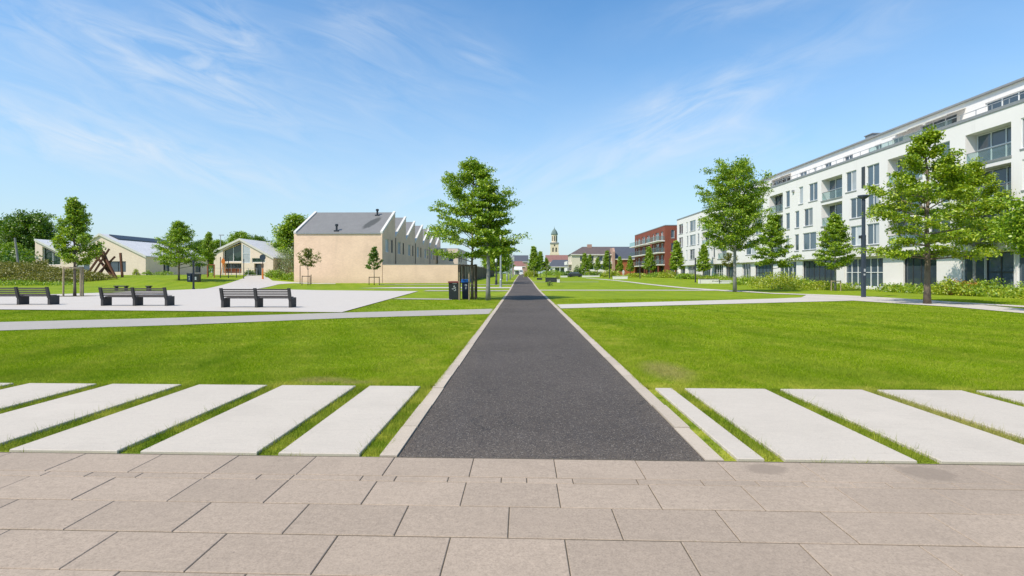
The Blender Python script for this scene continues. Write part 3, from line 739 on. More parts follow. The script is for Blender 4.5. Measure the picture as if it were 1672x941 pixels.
# along the path
plant('tiered', 'park_tree', 'tall green tree with tiered branches rising from the timber guard behind the bins', 771, 35.4, rz=.4)
plant('tiered_b', 'park_tree', 'smaller green tree with bare grey trunk close beside the asphalt path', 797, 34.0, rz=2.2)
rowg = 'trees in a row along the left of the path'
plant('conic', 'row_tree', 'nearest green row tree, behind the first pale lamp post left of the path', 811, 76, rowg, .95)
plant('conic', 'row_tree', 'green row tree between the fence and the second lamp post', 810, 82, rowg, 1.05, 1.0)
plant('conic', 'row_tree', 'far green row tree between the fence and the third lamp post', 820, 112, rowg, 1.05, 2.0)
plant('conic', 'row_tree', 'farthest green row tree near the end of the timber fence', 828, 150, rowg, 1.1, 3.0)
plant('big_b', 'row_tree', 'broad tree rising over the far end of the timber fence', 805, 190, None, .95, .7)
plant('conic', 'conical_tree', 'dark green conical tree at the far right edge of the path', 872, 140, None, 1.0, .5, sz=.97)
plant('conic', 'conical_tree', 'second conical tree close right of the dark one by the far path', 882, 150, None, .85, 2.5)
plant('young', 'small_tree', 'small yellow green tree in front of the veranda left of the church tower', 892, 150, None, .75)
# right lawn
plant('round', 'park_tree', 'tall round crowned tree on the right lawn before the white apartments', 1200, 49.5, rz=1.0)
plant('golden', 'park_tree', 'large yellow green tree beside the footpath at right, trunk in front of white facade', 1514, 29.8, rz=.9)
plant('golden_b', 'park_tree', 'tall slim yellow green tree just behind the large one at right', 1591, 42, None, .93, 1.9)
plant('loose', 'young_tree', 'young green tree behind the yellow shrub near the middle of white apartments', 1261, 61, None, 1.02, .3)
plant('loose', 'young_tree', 'young tree held by short stakes left of the tall dark lamp', 1364, 53, None, .92, 1.6)
plant('mop', 'park_tree', 'dense green tree cut by the right edge of the picture', 1722, 22.5, None, 1.0, .2)
plant('conic', 'young_tree', 'young green tree in front of the corner between red and white apartments', 1105, 112, None, .92, 1.2)
plant('conic', 'young_tree', 'narrow young tree before the far end of the white apartments', 1149, 103, None, .80, 2.6)
plant('sapling', 'young_tree', 'thin leafy sapling beside the tall round tree, before the white facade', 1190, 88, None, .95, .6)
plant('conic', 'young_tree', 'young green tree in front of the red brick balconies', 1060, 124, None, .82, .2)
sg = 'small trees before the cream house'
for i, (px, D, s, lab) in enumerate([(955, 150, .78, 'left tree of the pair in front of the cream house'), (963, 153, .86, 'right and taller tree of the pair in front of the cream house'), (976, 150, .74, 'bright tree before the dark balconies of the cream house'), (991, 152, .85, 'tree standing where the cream house meets the orange brick house'), (1012, 145, .62, 'small tree in front of the orange brick wall'), (1029, 142, .62, 'small tree between orange brick wall and red balconies')]):
    plant('young' if i in (1, 2) else 'conic', 'small_tree', lab, px, D, sg, s, i * 1.3)
# left side
plant('young', 'young_tree', 'young tree with pale timber stakes at the edge of the plaza', 122, 39.6, None, 1.0, .5)
plant('loose_b', 'park_tree', 'spreading dark green tree on the lawn left of the gabled school', 292, 72, None, .93, .8)
plant('young', 'young_tree', 'young tree with brown trunk in front of the big school window', 340, 82, None, .93, 2.0)
plant('sapling', 'young_tree', 'small sapling half hidden behind the spreading dark green tree', 293, 84, None, .9, 1.0)
plant('sapling', 'sapling', 'rust tinged sapling at the left end of the beige brick house wall', 503, 71, None, .98, 1.0)
plant('sapling_b', 'sapling', 'dark green sapling in front of the middle of the beige brick wall', 611, 72, None, .98, 2.0)
bg = 'tall trees behind the left buildings'
for px, D, key, s, lab in [(0, 116, 'big', .92, 'tall dark tree at the left edge of the picture'), (50, 112, 'big', 1.0, 'large rounded dark tree behind the shrub bank at far left'),
        (-60, 120, 'big_b', 1.0, 'tall tree beyond the left edge of the picture'), (145, 150, 'big_b', .8, 'green tree behind the first gabled school roof'),
        (358, 140, 'big_b', .83, 'green tree left of the lit gable of the second school building'), (392, 150, 'big_b', 1.1, 'highest tree behind the second school roof'),
        (418, 165, 'big', .92, 'round tree behind the second school roof, right of the highest one'), (445, 200, 'big', .75, 'far bluish tree right behind the pale school roof'),
        (484, 106, 'big_b', 1.13, 'tall tree at the left gable of the beige sawtooth house'), (330, 165, 'big', .8, 'far tree between the two school roofs'), (20, 100, 'big_b', .55, 'bushy tree low behind the shrub bank')]:
    plant(key, 'background_tree', lab, px, D, bg, s * (.88 if px > 100 else .92), px * .1)

# ------------------------------------------------------------------ facades
def FR_side(X, sgn=1):       # wall on plane x = X; u runs along y; depth goes to +x
    return lambda u, z, d: (X + sgn * d, u, z)
def FR_front(Y):             # wall on plane y = Y, seen from -y; depth goes to +y
    return lambda u, z, d: (u, Y + d, z)
def ev(f, u): return f(u) if callable(f) else f

def facade(mb, fr, u0, u1, z0, top, ops, extra=()):
    """wall surface with real openings; ops = (a, b, c, d, depth)"""
    cuts = sorted(set([u0, u1] + list(extra) + [o[0] for o in ops] + [o[1] for o in ops]))
    for ua, ub in zip(cuts[:-1], cuts[1:]):
        if ub - ua < 1e-6: continue
        um = (ua + ub) / 2
        inside = sorted([o for o in ops if o[0] < um < o[1]], key=lambda o: ev(o[2], um))
        lo = z0
        for o in inside + [None]:
            hi = o[2] if o else top
            q = [fr(ua, ev(lo, ua), 0), fr(ub, ev(lo, ub), 0), fr(ub, ev(hi, ub), 0), fr(ua, ev(hi, ua), 0)]
            mb.quad(*q)
            if o: lo = o[3]
    for a, b, c, d, dep in ops:
        ca, cb_, da, db = ev(c, a), ev(c, b), ev(d, a), ev(d, b)
        mb.quad(fr(a, ca, 0), fr(b, cb_, 0), fr(b, cb_, dep), fr(a, ca, dep))
        mb.quad(fr(a, da, 0), fr(b, db, 0), fr(b, db, dep), fr(a, da, dep))
        mb.quad(fr(a, ca, 0), fr(a, da, 0), fr(a, da, dep), fr(a, ca, dep))
        mb.quad(fr(b, cb_, 0), fr(b, db, 0), fr(b, db, dep), fr(b, cb_, dep))
def fbox(mb, fr, u0, u1, z0, z1, d0, d1):
    mb.hexa([fr(u0, ev(z0, u0), d0), fr(u1, ev(z0, u1), d0), fr(u1, ev(z0, u1), d1), fr(u0, ev(z0, u0), d1),
             fr(u0, ev(z1, u0), d0), fr(u1, ev(z1, u1), d0), fr(u1, ev(z1, u1), d1), fr(u0, ev(z1, u0), d1)])
def window(root, off, fr, a, b, c, d, dep, nv=1, nh=0, fm='frame_white', gm='glass', curtain=0.0, sill=True, name='window', w=.07):
    """frame closes the opening at depth dep; pane and sill are its sub-parts"""
    mb = MB(); d0, d1 = dep - .09, dep - .005
    cf = lambda k_: (lambda u: ev(c, u) + k_); df = lambda k_: (lambda u: ev(d, u) + k_)
    fbox(mb, fr, a + .003, a + w, cf(.003), df(-.003), d0, d1); fbox(mb, fr, b - w, b - .003, cf(.003), df(-.003), d0, d1)
    fbox(mb, fr, a + w, b - w, cf(.003), cf(w), d0, d1); fbox(mb, fr, a + w, b - w, df(-w), df(-.003), d0, d1)
    for i in range(nv):
        u = a + (b - a) * (i + 1) / (nv + 1); fbox(mb, fr, u - w * .5, u + w * .5, cf(w), df(-w), d0 + .01, d1)
    for i in range(nh):
        z = ev(c, a) + (ev(d, a) - ev(c, a)) * (i + 1) / (nh + 1)
        us = [a + w] + [x for i2 in range(nv) for x in ((a + (b - a) * (i2 + 1) / (nv + 1)) - w * .5, (a + (b - a) * (i2 + 1) / (nv + 1)) + w * .5)] + [b - w]
        for ua, ub in zip(us[::2], us[1::2]): fbox(mb, fr, ua, ub, z - w * .4, z + w * .4, d0 + .015, d1)
    o = mb.build(name, M[fm], root, off)
    p = MB(); cu = a + (b - a) * curtain if curtain else a
    if curtain:
        p.cm = 0; fbox(p, fr, a, cu, c, d, dep - .02, dep + .02)
        if curtain < 1: p.cm = 1; fbox(p, fr, cu, b, c, d, dep - .021, dep + .021)
        p.build('pane', [M['glass_curtain'], M[gm]], o, off)
    else:
        fbox(p, fr, a, b, c, d, dep - .02, dep + .02); p.build('pane', M[gm], o, off)
    if sill:
        s = MB(); z = ev(c, a)
        s.hexa([fr(a - .06, z - .14, -.035), fr(b + .06, z - .14, -.035), fr(b + .06, z - .14, -.004), fr(a - .06, z - .14, -.004),
                fr(a - .06, z - .015, -.06), fr(b + .06, z - .015, -.06), fr(b + .06, z + .012, -.004), fr(a - .06, z + .012, -.004)])
        s.build('sill', M['sill'], o, off)
    return o

# ---- the long white apartment block
WX = 36.0
rootW = thing('apartment_block', 'long white apartment block with recessed balconies and penthouse floor at right', 'building', (WX, 80, 0))
off = (WX, 80, 0); fr = FR_side(WX)
third = [(24, 26.5, 'W'), (28.5, 33, 'R'), (34.6, 36.4, 'W'), (38.0, 40.1, 'W'), (41.2, 45.4, 'R'), (47.1, 48, 'N'), (50.2, 54.9, 'R'), (56.3, 57.9, 'W'), (60.1, 61.6, 'W'), (62.6, 66.9, 'R'), (67.9, 69.5, 'W'), (71.3, 72.1, 'N'), (74.8, 75.7, 'N'), (76.7, 80.8, 'R'), (83, 85, 'W'), (87.5, 88.4, 'N'), (91, 95, 'R'), (97, 99, 'W'), (101, 101.8, 'N'), (103.6, 104.4, 'N'), (106.6, 111, 'R'), (112.2, 113, 'N'), (115, 118.6, 'W'), (120.4, 121.2, 'N'), (124, 126.8, 'W')]
second = [(24, 26.5, 'W'), (28.5, 33, 'R'), (34.6, 36.4, 'W'), (38.0, 40, 'W'), (41.2, 45.2, 'R'), (47.1, 48, 'N'), (50.2, 54.9, 'R'), (56.3, 57.8, 'W'), (59.2, 60.8, 'W'), (62.6, 66.9, 'R'), (69, 70.7, 'W'), (72.3, 73.1, 'N'), (74.8, 75.7, 'N'), (76.7, 80.8, 'R'), (83.5, 85.5, 'W'), (88, 88.8, 'N'), (91, 95, 'R'), (97.5, 99.5, 'W'), (102, 102.8, 'N'), (106.6, 111, 'R'), (112.6, 113.4, 'N'), (115, 118.6, 'W'), (120, 120.8, 'N'), (124, 126.8, 'W')]
first = [(24, 26.5, 'W'), (28.5, 33, 'R'), (34.6, 36.4, 'W'), (38, 40, 'W'), (41.2, 45.2, 'R'), (47.1, 49, 'W'), (50.2, 54.9, 'R'), (56.3, 57.9, 'W'), (59.2, 60.8, 'W'), (62.6, 66.9, 'R'), (68.2, 71, 'W'), (72.4, 73.2, 'N'), (75, 75.8, 'N'), (77, 81, 'R'), (85.5, 89, 'W'), (93.8, 95, 'N'), (97.6, 102, 'R'), (103.5, 104.3, 'N'), (106.5, 109, 'W'), (112, 112.8, 'N'), (115.5, 118.6, 'W'), (120.6, 121.4, 'N'), (124, 126.8, 'W')]
REC = .95
widen = lambda L: [(a - .12, b + .32, kd) if kd == 'W' else (a - .08, b + .22, kd) if kd == 'N' else (a, b, kd) for a, b, kd in L]
third, second, first = widen(third), widen(second), widen(first)
ops = []
for L, zs, zt, rb in ((third, 10.65, 12.85, 10.35), (second, 7.65, 9.85, 7.3), (first, 4.65, 6.8, 4.35)):
    for a, b, kd in L: ops.append((a, b, rb if kd == 'R' else zs, zt, REC if kd == 'R' else .15))
ground = [(29.5, 33), (34.5, 37.5), (40.3, 40.9), (41.6, 43.6), (44.2, 45.9), (49.2, 52.9), (56.4, 62.5), (64.9, 71.8), (74.0, 78.4), (81, 86.4), (88.6, 91.4), (95.6, 98.8), (100.6, 104.9), (107.3, 111.7), (116.5, 121.3), (123.8, 126.8)]
ground = [(a - .1, b + .45) for a, b in ground]
gops_ = [(a, b, .25, 3.3, .25) for a, b in ground]
wall = MB()
facade(wall, fr, 20, 128.5, 3.45, 13.95, ops)
GX = WX + .45; frg = FR_side(GX)
facade(wall, frg, 20, 128.5, -.3, 3.45, gops_)
wall.quad((WX, 20, 3.45), (GX, 20, 3.45), (GX, 128.5, 3.45), (WX, 128.5, 3.45))
wall.quad((WX, 128.5, -.3), (WX + 14, 128.5, -.3), (WX + 14, 128.5, 13.95), (WX, 128.5, 13.95))
wall.quad((WX, 20, -.3), (WX + 14, 20, -.3), (WX + 14, 20, 13.95), (WX, 20, 13.95))
wall.quad((WX + 14, 20, -.3), (WX + 14, 128.5, -.3), (WX + 14, 128.5, 13.95), (WX + 14, 20, 13.95))
wall.quad((WX, 20, 13.95), (WX + 14, 20, 13.95), (WX + 14, 128.5, 13.95), (WX, 128.5, 13.95))
wall.build('wall', M['render_white'], rootW, off)
mb = MB(); mb.box(WX - .06, WX + .35, 19.9, 128.6, 13.955, 14.2); mb.build('coping', M['coping'], rootW, off)
rw = random.Random(9)
for L, zs, zt, rb in ((third, 10.65, 12.85, 10.35), (second, 7.65, 9.85, 7.3), (first, 4.65, 6.8, 4.35)):
    for a, b, kd in L:
        if kd == 'R':
            mid = a + (b - a) * .97
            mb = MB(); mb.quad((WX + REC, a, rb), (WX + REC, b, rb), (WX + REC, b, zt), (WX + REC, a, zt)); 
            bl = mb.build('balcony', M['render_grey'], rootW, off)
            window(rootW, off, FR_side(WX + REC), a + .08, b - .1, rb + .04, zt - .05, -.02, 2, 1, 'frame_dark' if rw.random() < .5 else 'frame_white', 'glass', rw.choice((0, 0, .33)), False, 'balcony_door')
            g = MB(); g.box(WX + .1, WX + .125, a + .01, b - .01, rb + .06, rb + .95); g.build('balustrade', M['balustrade'], bl, off)
            g = MB(); g.box(WX + .08, WX + .145, a + .005, b - .005, rb + .953, rb + 1.0); g.build('handrail', M['coping'], bl, off)
            g = MB(); g.hexa([(WX - .05, a - .05, rb - .17), (WX - .05, b + .05, rb - .17), (WX - .004, b + .05, rb - .17), (WX - .004, a - .05, rb - .17), (WX - .09, a - .05, rb - .01), (WX - .09, b + .05, rb - .01), (WX - .004, b + .05, rb + .02), (WX - .004, a - .05, rb + .02)]); g.build('sill', M['sill'], bl, off)
        else:
            window(rootW, off, fr, a, b, zs, zt, .15, 1 if kd == 'W' else 0, 0, 'frame_white', 'glass', rw.choice((0, .35, .5, .5, .62)) if kd == 'W' else rw.choice((0, 0, 1)))
for i, (a, b) in enumerate(ground):
    nv = max(0, int(round((b - a) / 1.15)) - 1)
    window(rootW, off, frg, a, b, .25, 3.3, .25, nv, 1 if i % 3 == 0 else 0, 'frame_dark' if i % 2 else 'frame_white', 'glass', 0, False, 'shopfront', .08)
# dark shutter leaf, wall lights
mb = MB(); mb.box(WX - .05, WX - .006, 58.45, 59.0, 10.7, 12.9); mb.build('shutter', M['frame_dark'], rootW, off)
for y, z in ((73.6, 12.4), (104.9, 6.3), (90.6, 6.4)):
    mb = MB(); mb.box(WX - .22, WX - .006, y - .18, y + .18, z, z + .3); mb.build('wall_lamp', M['coping'], rootW, off)
# set back penthouse
PX = 38.9; frp = FR_side(PX)
pops = [(33.5, 36.5, 14.55, 16.05, .2), (41.0, 47.0, 14.55, 15.95, .2), (50, 54.5, 14.25, 16.05, .2), (57, 58.6, 14.55, 15.85, .2), (60.3, 61.5, 14.55, 15.75, .2), (65.5, 67.3, 14.55, 15.75, .2), (70, 71.6, 14.55, 15.75, .2), (73.5, 74.3, 14.65, 15.75, .2), (76, 78, 14.55, 15.75, .2), (80.5, 86, 14.25, 15.95, .2), (90, 93, 14.55, 15.85, .2), (98, 100, 14.55, 15.85, .2), (104, 107, 14.55, 15.85, .2)]
mb = MB(); facade(mb, frp, 20, 112, 13.95, 16.65, pops)
mb.quad((PX, 112, 13.95), (PX + 10, 112, 13.95), (PX + 10, 112, 16.65), (PX, 112, 16.65)); mb.quad((PX, 20, 13.95), (PX + 10, 20, 13.95), (PX + 10, 20, 16.65), (PX, 20, 16.65)); mb.quad((PX + 10, 20, 13.95), (PX + 10, 112, 13.95), (PX + 10, 112, 16.65), (PX + 10, 20, 16.65))
mb.build('penthouse', M['render_white'], rootW, off)
mb = MB(); mb.box(PX - .25, PX + 10.2, 19.8, 108, 16.654, 16.80); mb.box(PX - .1, PX + 10.2, 108.003, 112.2, 16.64, 16.77); mb.build('penthouse_roof', M['coping'], rootW, off)
for a, b, c, d, dep in pops: window(rootW, off, frp, a, b, c, d, dep, max(1, int((b - a) / 1.6)), 0, 'frame_white', 'glass', 0, False, 'penthouse_window')
for y0, y1, dd in ((49.0, 53.8, 1.7), (54.2, 58.0, 1.5), (80.3, 86.5, 1.6)):
    mb = MB(); mb.hexa([(PX - dd, y0, 15.6), (PX - dd, y1, 15.6), (PX - .005, y1, 16.15), (PX - .005, y0, 16.15), (PX - dd, y0, 15.68), (PX - dd, y1, 15.68), (PX - .005, y1, 16.23), (PX - .005, y0, 16.23)])
    mb.bar((PX - dd, y0, 15.57), (PX - dd, y1, 15.57), .1)
    mb.build('awning', M['awning'], rootW, off)
mb = MB()
for y in np.arange(22, 112, 1.5): mb.box(WX + .12, WX + .16, y, y + .04, 14.201, 14.65)
mb.box(WX + .11, WX + .17, 22, 112, 14.651, 14.69); mb.build('roof_railing', M['steel_pale'], rootW, off)
mb = MB(); mb.box(WX + .13, WX + .15, 47, 58, 14.25, 14.64); mb.build('roof_balustrade', M['balustrade'], rootW, off)
mb = MB(); mb.box(PX + 2, PX + 3.2, 65, 66.4, 16.935, 17.95); mb.box(PX + 1.9, PX + 3.3, 64.9, 66.5, 17.953, 18.05); mb.build('chimney', M['coping'], rootW, off)

# ---- red brick apartments behind it
RX, RY0, RY1 = 33.9, 131.0, 166.0; rz0 = h(RX, RY0) - .3
rootR = thing('red_apartment_house', 'red brick apartment house with glass balconies between white block and orange house', 'building', (RX, RY0, 0)); off = (RX, RY0, 0)
frs = FR_side(RX); frf = FR_front(RY0); wall = MB(); ops = []
for z in (3.95, 6.85, 9.65):
    for a, b in ((133.0, 135.2), (137, 140.5), (142, 143.5), (147, 150), (152.5, 156), (159, 161.5), (163, 164.5)): ops.append((a, b, z, z + 2.2, .25))
gops = [(132.5, 137, 1.0, 3.5, .6), (138.5, 143, 1.0, 3.5, .6), (146, 151, 1.0, 3.5, .6), (153, 158, 1.0, 3.5, .6), (160, 165, 1.0, 3.5, .6)]
facade(wall, frs, RY0, RY1, rz0, 13.0, ops + gops)
fops = [(35.3, 36.1, z, z + 1.9, .2) for z in (4.0, 7.0, 10.1)] + [(38.2, 39.2, z, z + 1.9, .2) for z in (4.0, 7.0, 10.1)] + [(35.0, 36.2, 1.0, 3.2, .3)]
facade(wall, frf, RX, 50, rz0, 13.0, fops)
wall.quad((RX, RY1, rz0), (50, RY1, rz0), (50, RY1, 13), (RX, RY1, 13)); wall.quad((50, RY0, rz0), (50, RY1, rz0), (50, RY1, 13), (50, RY0, 13)); wall.quad((RX, RY0, 13), (50, RY0, 13), (50, RY1, 13), (RX, RY1, 13))
wall.build('wall', M['brick_red'], rootR, off)
mb = MB(); mb.box(RX - .05, 50, RY0 - .05, RY1, 13.003, 13.18); mb.build('coping', M['coping'], rootR, off)
for a, b, c, d, dep in ops: window(rootR, off, frs, a, b, c, d, dep, 1, 0, 'frame_white', 'glass', 0, False)
for a, b, c, d, dep in gops: window(rootR, off, frs, a, b, c, d, dep, 3, 0, 'frame_dark', 'glass', 0, False, 'ground_floor_glazing')
for a, b, c, d, dep in fops: window(rootR, off, frf, a, b, c, d, dep, 0, 0, 'frame_white', 'glass', 0, True)
for z in (3.85, 6.75, 9.55):
    for y0, y1 in ((131.3, 144.0), (146.0, 165.5)):
        b = MB(); b.box(RX - 1.7, RX - .005, y0, y1, z - .22, z); bl = b.build('balcony_slab', M['white_wall'], rootR, off)
        g = MB(); g.box(RX - 1.66, RX - 1.63, y0 + .05, y1 - .05, z + .05, z + 1.05); g.box(RX - 1.62, RX - .02, y0 + .02, y0 + .05, z + .05, z + 1.05); g.build('balustrade', M['balustrade'], bl, off)
        g = MB(); g.box(RX - 1.68, RX - 1.61, y0, y1, z + 1.053, z + 1.1)
        g.build('handrail', M['steel_pale'], bl, off)
for y in (131.6, 143.6, 146.4, 165):
    mb = MB(); mb.box(RX - 1.6, RX - 1.4, y - .1, y + .1, rz0, 3.62); mb.build('column', M['brick_red'], rootR, off)

# ---- beige sawtooth house row
SX0, SX1, SY, PIT = -33.3, -20.35, 80.0, 8.25
NT_ = 7; EZ, RZ = 7.5, 11.4
rootS = thing('sawtooth_house', 'beige brick house row with sawtooth roof and pale verges left of the path', 'building', (SX1, SY, 0)); off = (SX1, SY, 0)
zb = -.2
wall = MB()
facade(wall, FR_front(SY), SX0, SX1, zb, EZ, [])
frs = FR_side(SX1, -1); wops = []
for i in range(NT_):
    y0 = SY + i * PIT
    wops += [(y0 + 1.9, y0 + 4.0, 4.9, 6.9, .18), (y0 + 5.6, y0 + 6.7, 4.9, 6.9, .18), (y0 + 1.6, y0 + 3.2, .6, 2.7, .18), (y0 + 4.6, y0 + 6.6, .6, 2.7, .18)]
def saw(u):
    t = (u - SY) / PIT; i = min(NT_ - 1, max(0, math.floor(t - 1e-9))); return EZ + (RZ - EZ) * min(1.0, max(0.0, t - i))
cut = []
for i in range(NT_): cut += [SY + i * PIT + 1e-4, SY + (i + 1) * PIT - 1e-4]
facade(wall, frs, SY, SY + NT_ * PIT, zb, saw, wops, cut)
for i in range(NT_):
    y0, y1 = SY + i * PIT, SY + (i + 1) * PIT
    wall.quad((SX0, y0, zb), (SX0, y1, zb), (SX0, y1, RZ), (SX0, y0, EZ))
    wall.quad((SX0, y1, EZ if i < NT_ - 1 else zb), (SX1, y1, EZ if i < NT_ - 1 else zb), (SX1, y1, RZ), (SX0, y1, RZ))
wall.build('wall', M['brick_beige'], rootS, off)
for i in range(NT_):
    y0, y1 = SY + i * PIT, SY + (i + 1) * PIT
    mb = MB(); mb.hexa([(SX0 + .3, y0 + .02, EZ - .02), (SX1 - .3, y0 + .02, EZ - .02), (SX1 - .3, y1 - .02, RZ - .02), (SX0 + .3, y1 - .02, RZ - .02), (SX0 + .3, y0 + .02, EZ + .1), (SX1 - .3, y0 + .02, EZ + .1), (SX1 - .3, y1 - .02, RZ + .1), (SX0 + .3, y1 - .02, RZ + .1)])
    rf = mb.build('roof', M['roof_grey'], rootS, off)
    for a, b in ((SX0 - .06, SX0 + .298), (SX1 - .298, SX1 + .06)):
        mb = MB(); mb.hexa([(a, y0 - .03, EZ + .003), (b, y0 - .03, EZ + .003), (b, y1 + .03, RZ + .003), (a, y1 + .03, RZ + .003), (a, y0 - .03, EZ + .3), (b, y0 - .03, EZ + .3), (b, y1 + .03, RZ + .3), (a, y1 + .03, RZ + .3)]); mb.build('verge', M['trim'], rootS, off)
    if i == 0:
        mb = MB(); mb.box(SX0 + .302, SX1 - .302, y0 - .12, y0 + .018, EZ - .08, EZ + .1); mb.build('gutter', M['coping'], rootS, off)
        for vx, vy in ((-27.3, 80.8), (-22.9, 87.0)):
            zz = EZ + (RZ - EZ) * (vy - y0) / PIT
            mb = MB(); mb.lathe([(.15, 0), (.15, .75), (.24, .8), (.24, 1.05), (.1, 1.1)], 10, (vx, vy, zz)); mb.box(vx - .3, vx + .35, vy - .35, vy + .05, zz - .05, zz + .16)
            mb.build('vent_pipe', M['steel_dark'], rootS, off)
for j, (a, b, c, d, dep) in enumerate(wops): window(rootS, off, frs, a, b, c, d, dep, 0 if b - a < 1.3 else 1, 0, 'frame_white' if j % 4 == 0 else 'frame_dark', 'glass', 1 if j % 4 == 0 else 0, False)
mb = MB()
for y in (SY + PIT, SY + 3 * PIT, SY + 5 * PIT): mb.tube([(SX1 + .1, y, zb), (SX1 + .1, y, EZ - .1)], .06, 6)
mb.build('downpipe', M['steel_dark'], rootS, off)

# annex behind, garden wall, timber fence
AX0, AX1, AY = -20.0, -15.2, 131.0
rootA = thing('annex_house', 'small beige annex house seen over the garden wall beside the sawtooth row', 'building', (AX0, AY, 0)); off = (AX0, AY, 0)
mb = MB(); aops = [(-17.4, -16.3, 4.6, 6.0, .2)]
facade(mb, FR_front(AY), AX0, AX1, 0, 7.6, aops); sops = [(AY + 2, AY + 4, 4.4, 6.2, .2), (AY + 6, AY + 8, 4.4, 6.2, .2)]
facade(mb, FR_side(AX1, -1), AY, AY + 22, 0, 7.6, sops); mb.quad((AX0, AY, 7.6), (AX1, AY, 7.6), (AX1, AY + 22, 7.6), (AX0, AY + 22, 7.6)); mb.build('wall', M['brick_cream'], rootA, off)
for o in aops: window(rootA, off, FR_front(AY), *o, 0, 0, 'frame_dark', 'glass', 0, False)
for o in sops: window(rootA, off, FR_side(AX1, -1), *o, 1, 0, 'frame_dark', 'glass', 0, False)
mb = MB(); mb.box(AX0, AX1 + .04, AY - .04, AY + 22, 7.604, 7.7); mb.build('roof', M['trim'], rootA, off)

GX1 = -9.3
rootG = thing('garden_wall', 'beige brick garden wall running right from the sawtooth house', 'wall', (SX1, SY, 0)); off = (SX1, SY, 0)
mb = MB(); mb.box(SX1 + .06, GX1, SY + .01, SY + .36, -.2, 2.95); mb.build('masonry', M['garden_wall'], rootG, off)
mb = MB(); mb.box(SX1 + .06, GX1 + .03, SY - .02, SY + .39, 2.953, 3.03); mb.build('coping', M['coping'], rootG, off)
rootF = thing('timber_fence', 'long weathered timber fence running along the path from the garden wall', 'fence', (GX1, SY, 0)); off = (GX1, SY, 0)
y = SY + .5; rf_ = random.Random(4)
while y < 185:
    z = h(GX1, y)
    mb = MB()
    for q in range(12): mb.box(GX1 - .03 - rf_.uniform(0, .02), GX1 + rf_.uniform(0, .02), y + .1 + q * .22, y + .31 + q * .22, z - .05, z + 2.55 + rf_.uniform(-.02, .02))
    mb.build('panel', M['timber_fence'], rootF, off)
    mb = MB(); mb.box(GX1 - .05, GX1 + .1, y - .06, y + .08, z - .1, z + 2.7); mb.build('post', M['stake_dark'], rootF, off)
    y += 2.8

# ---- gabled school buildings at left
def lerp_top(pts):
    def f(u):
        for (a, za), (b, zb2) in zip(pts[:-1], pts[1:]):
            if u <= b: return za + (zb2 - za) * (u - a) / (b - a)
        return pts[-1][1]
    return f
def gable(name, label, Y0, pts, depth, z0, ops, sideops, right_eave, wallm, roofm):
    root = thing(name, label, 'building', (pts[-1][0], Y0, 0)); off = (pts[-1][0], Y0, 0)
    top = lerp_top(pts); mb = MB(); frf = FR_front(Y0)
    facade(mb, frf, pts[0][0], pts[-1][0], z0, top, [o[:5] for o in ops], [p[0] for p in pts])
    xr = pts[-1][0]; frs = FR_side(xr, -1)
    facade(mb, frs, Y0, Y0 + depth, z0, right_eave, [o[:5] for o in sideops])
    mb.quad((pts[0][0], Y0, z0), (pts[0][0], Y0 + depth, z0), (pts[0][0], Y0 + depth, pts[0][1]), (pts[0][0], Y0, pts[0][1]))
    mb.add([(p, Y0 + depth, z) for p, z in pts] + [(pts[-1][0], Y0 + depth, z0), (pts[0][0], Y0 + depth, z0)], [tuple(range(len(pts) + 2))])
    mb.build('wall', wallm, root, off)
    for (a, za), (b, zb2) in zip(pts[:-1], pts[1:]):
        e0 = .0; ext = .15 if b == pts[-1][0] else 0; sl = (zb2 - za) / (b - a)
        r = MB(); b2 = b + ext; zb3 = zb2 + sl * ext
        r.hexa([(a, Y0 + .01, za + .004), (b2, Y0 + .01, zb3 + .004), (b2, Y0 + depth + .2, zb3 + .004), (a, Y0 + depth + .2, za + .004), (a, Y0 + .01, za + .22), (b2, Y0 + .01, zb3 + .22), (b2, Y0 + depth + .2, zb3 + .22), (a, Y0 + depth + .2, za + .22)])
        r.build('roof', roofm, root, off)
        v = MB(); v.hexa([(a, Y0 - .22, za - .12), (b2, Y0 - .22, zb3 - .12), (b2, Y0 + .008, zb3 - .12 + .0), (a, Y0 + .008, za - .12), (a, Y0 - .22, za + .25), (b2, Y0 - .22, zb3 + .25), (b2, Y0 + .008, zb3 + .25), (a, Y0 + .008, za + .25)])
        # the verge board stands just in front of the wall
        v.v = [(x, min(y, Y0 - .004) if y > Y0 - .1 else y, z) for x, y, z in v.v]
        v.build('verge', M['trim'], root, off)
    for o in ops: window(root, off, frf, *o[:5], *o[5:])
    for o in sideops: window(root, off, frs, *o[:5], *o[5:])
    return root, off
Y1 = 95.0
pts1 = [(-85.2, 7.5), (-79.5, 4.75), (-73.7, 8.45), (-65.6, 4.6)]
t1 = lerp_top(pts1)
root1, off = gable('school_hall', 'beige brick school hall with zigzag gables and pale zinc roof at far left', Y1, pts1, 19, .6,
    [(-83.9, -80.7, 3.2, lambda u: t1(u) - .45, .4, 1, 0, 'frame_white', 'glass_green', 0, False), (-77.9, -75.5, 1.95, 3.85, .2, 1, 0, 'frame_white', 'glass', .5, False), (-72.0, -69.1, 1.95, 3.8, .2, 1, 0, 'frame_dark', 'glass', 0, False)],
    [(99.7, 100.45, 1.9, 3.95, .2, 0, 0, 'frame_dark', 'glass', 0, False), (100.55, 101.5, 1.9, 3.95, .2, 0, 0, 'frame_dark', 'glass', 0, False), (109.6, 111.5, 1.9, 3.9, .2, 0, 0, 'frame_dark', 'glass', 0, False)], 4.58, M['brick_cream'], M['roof_pale'])
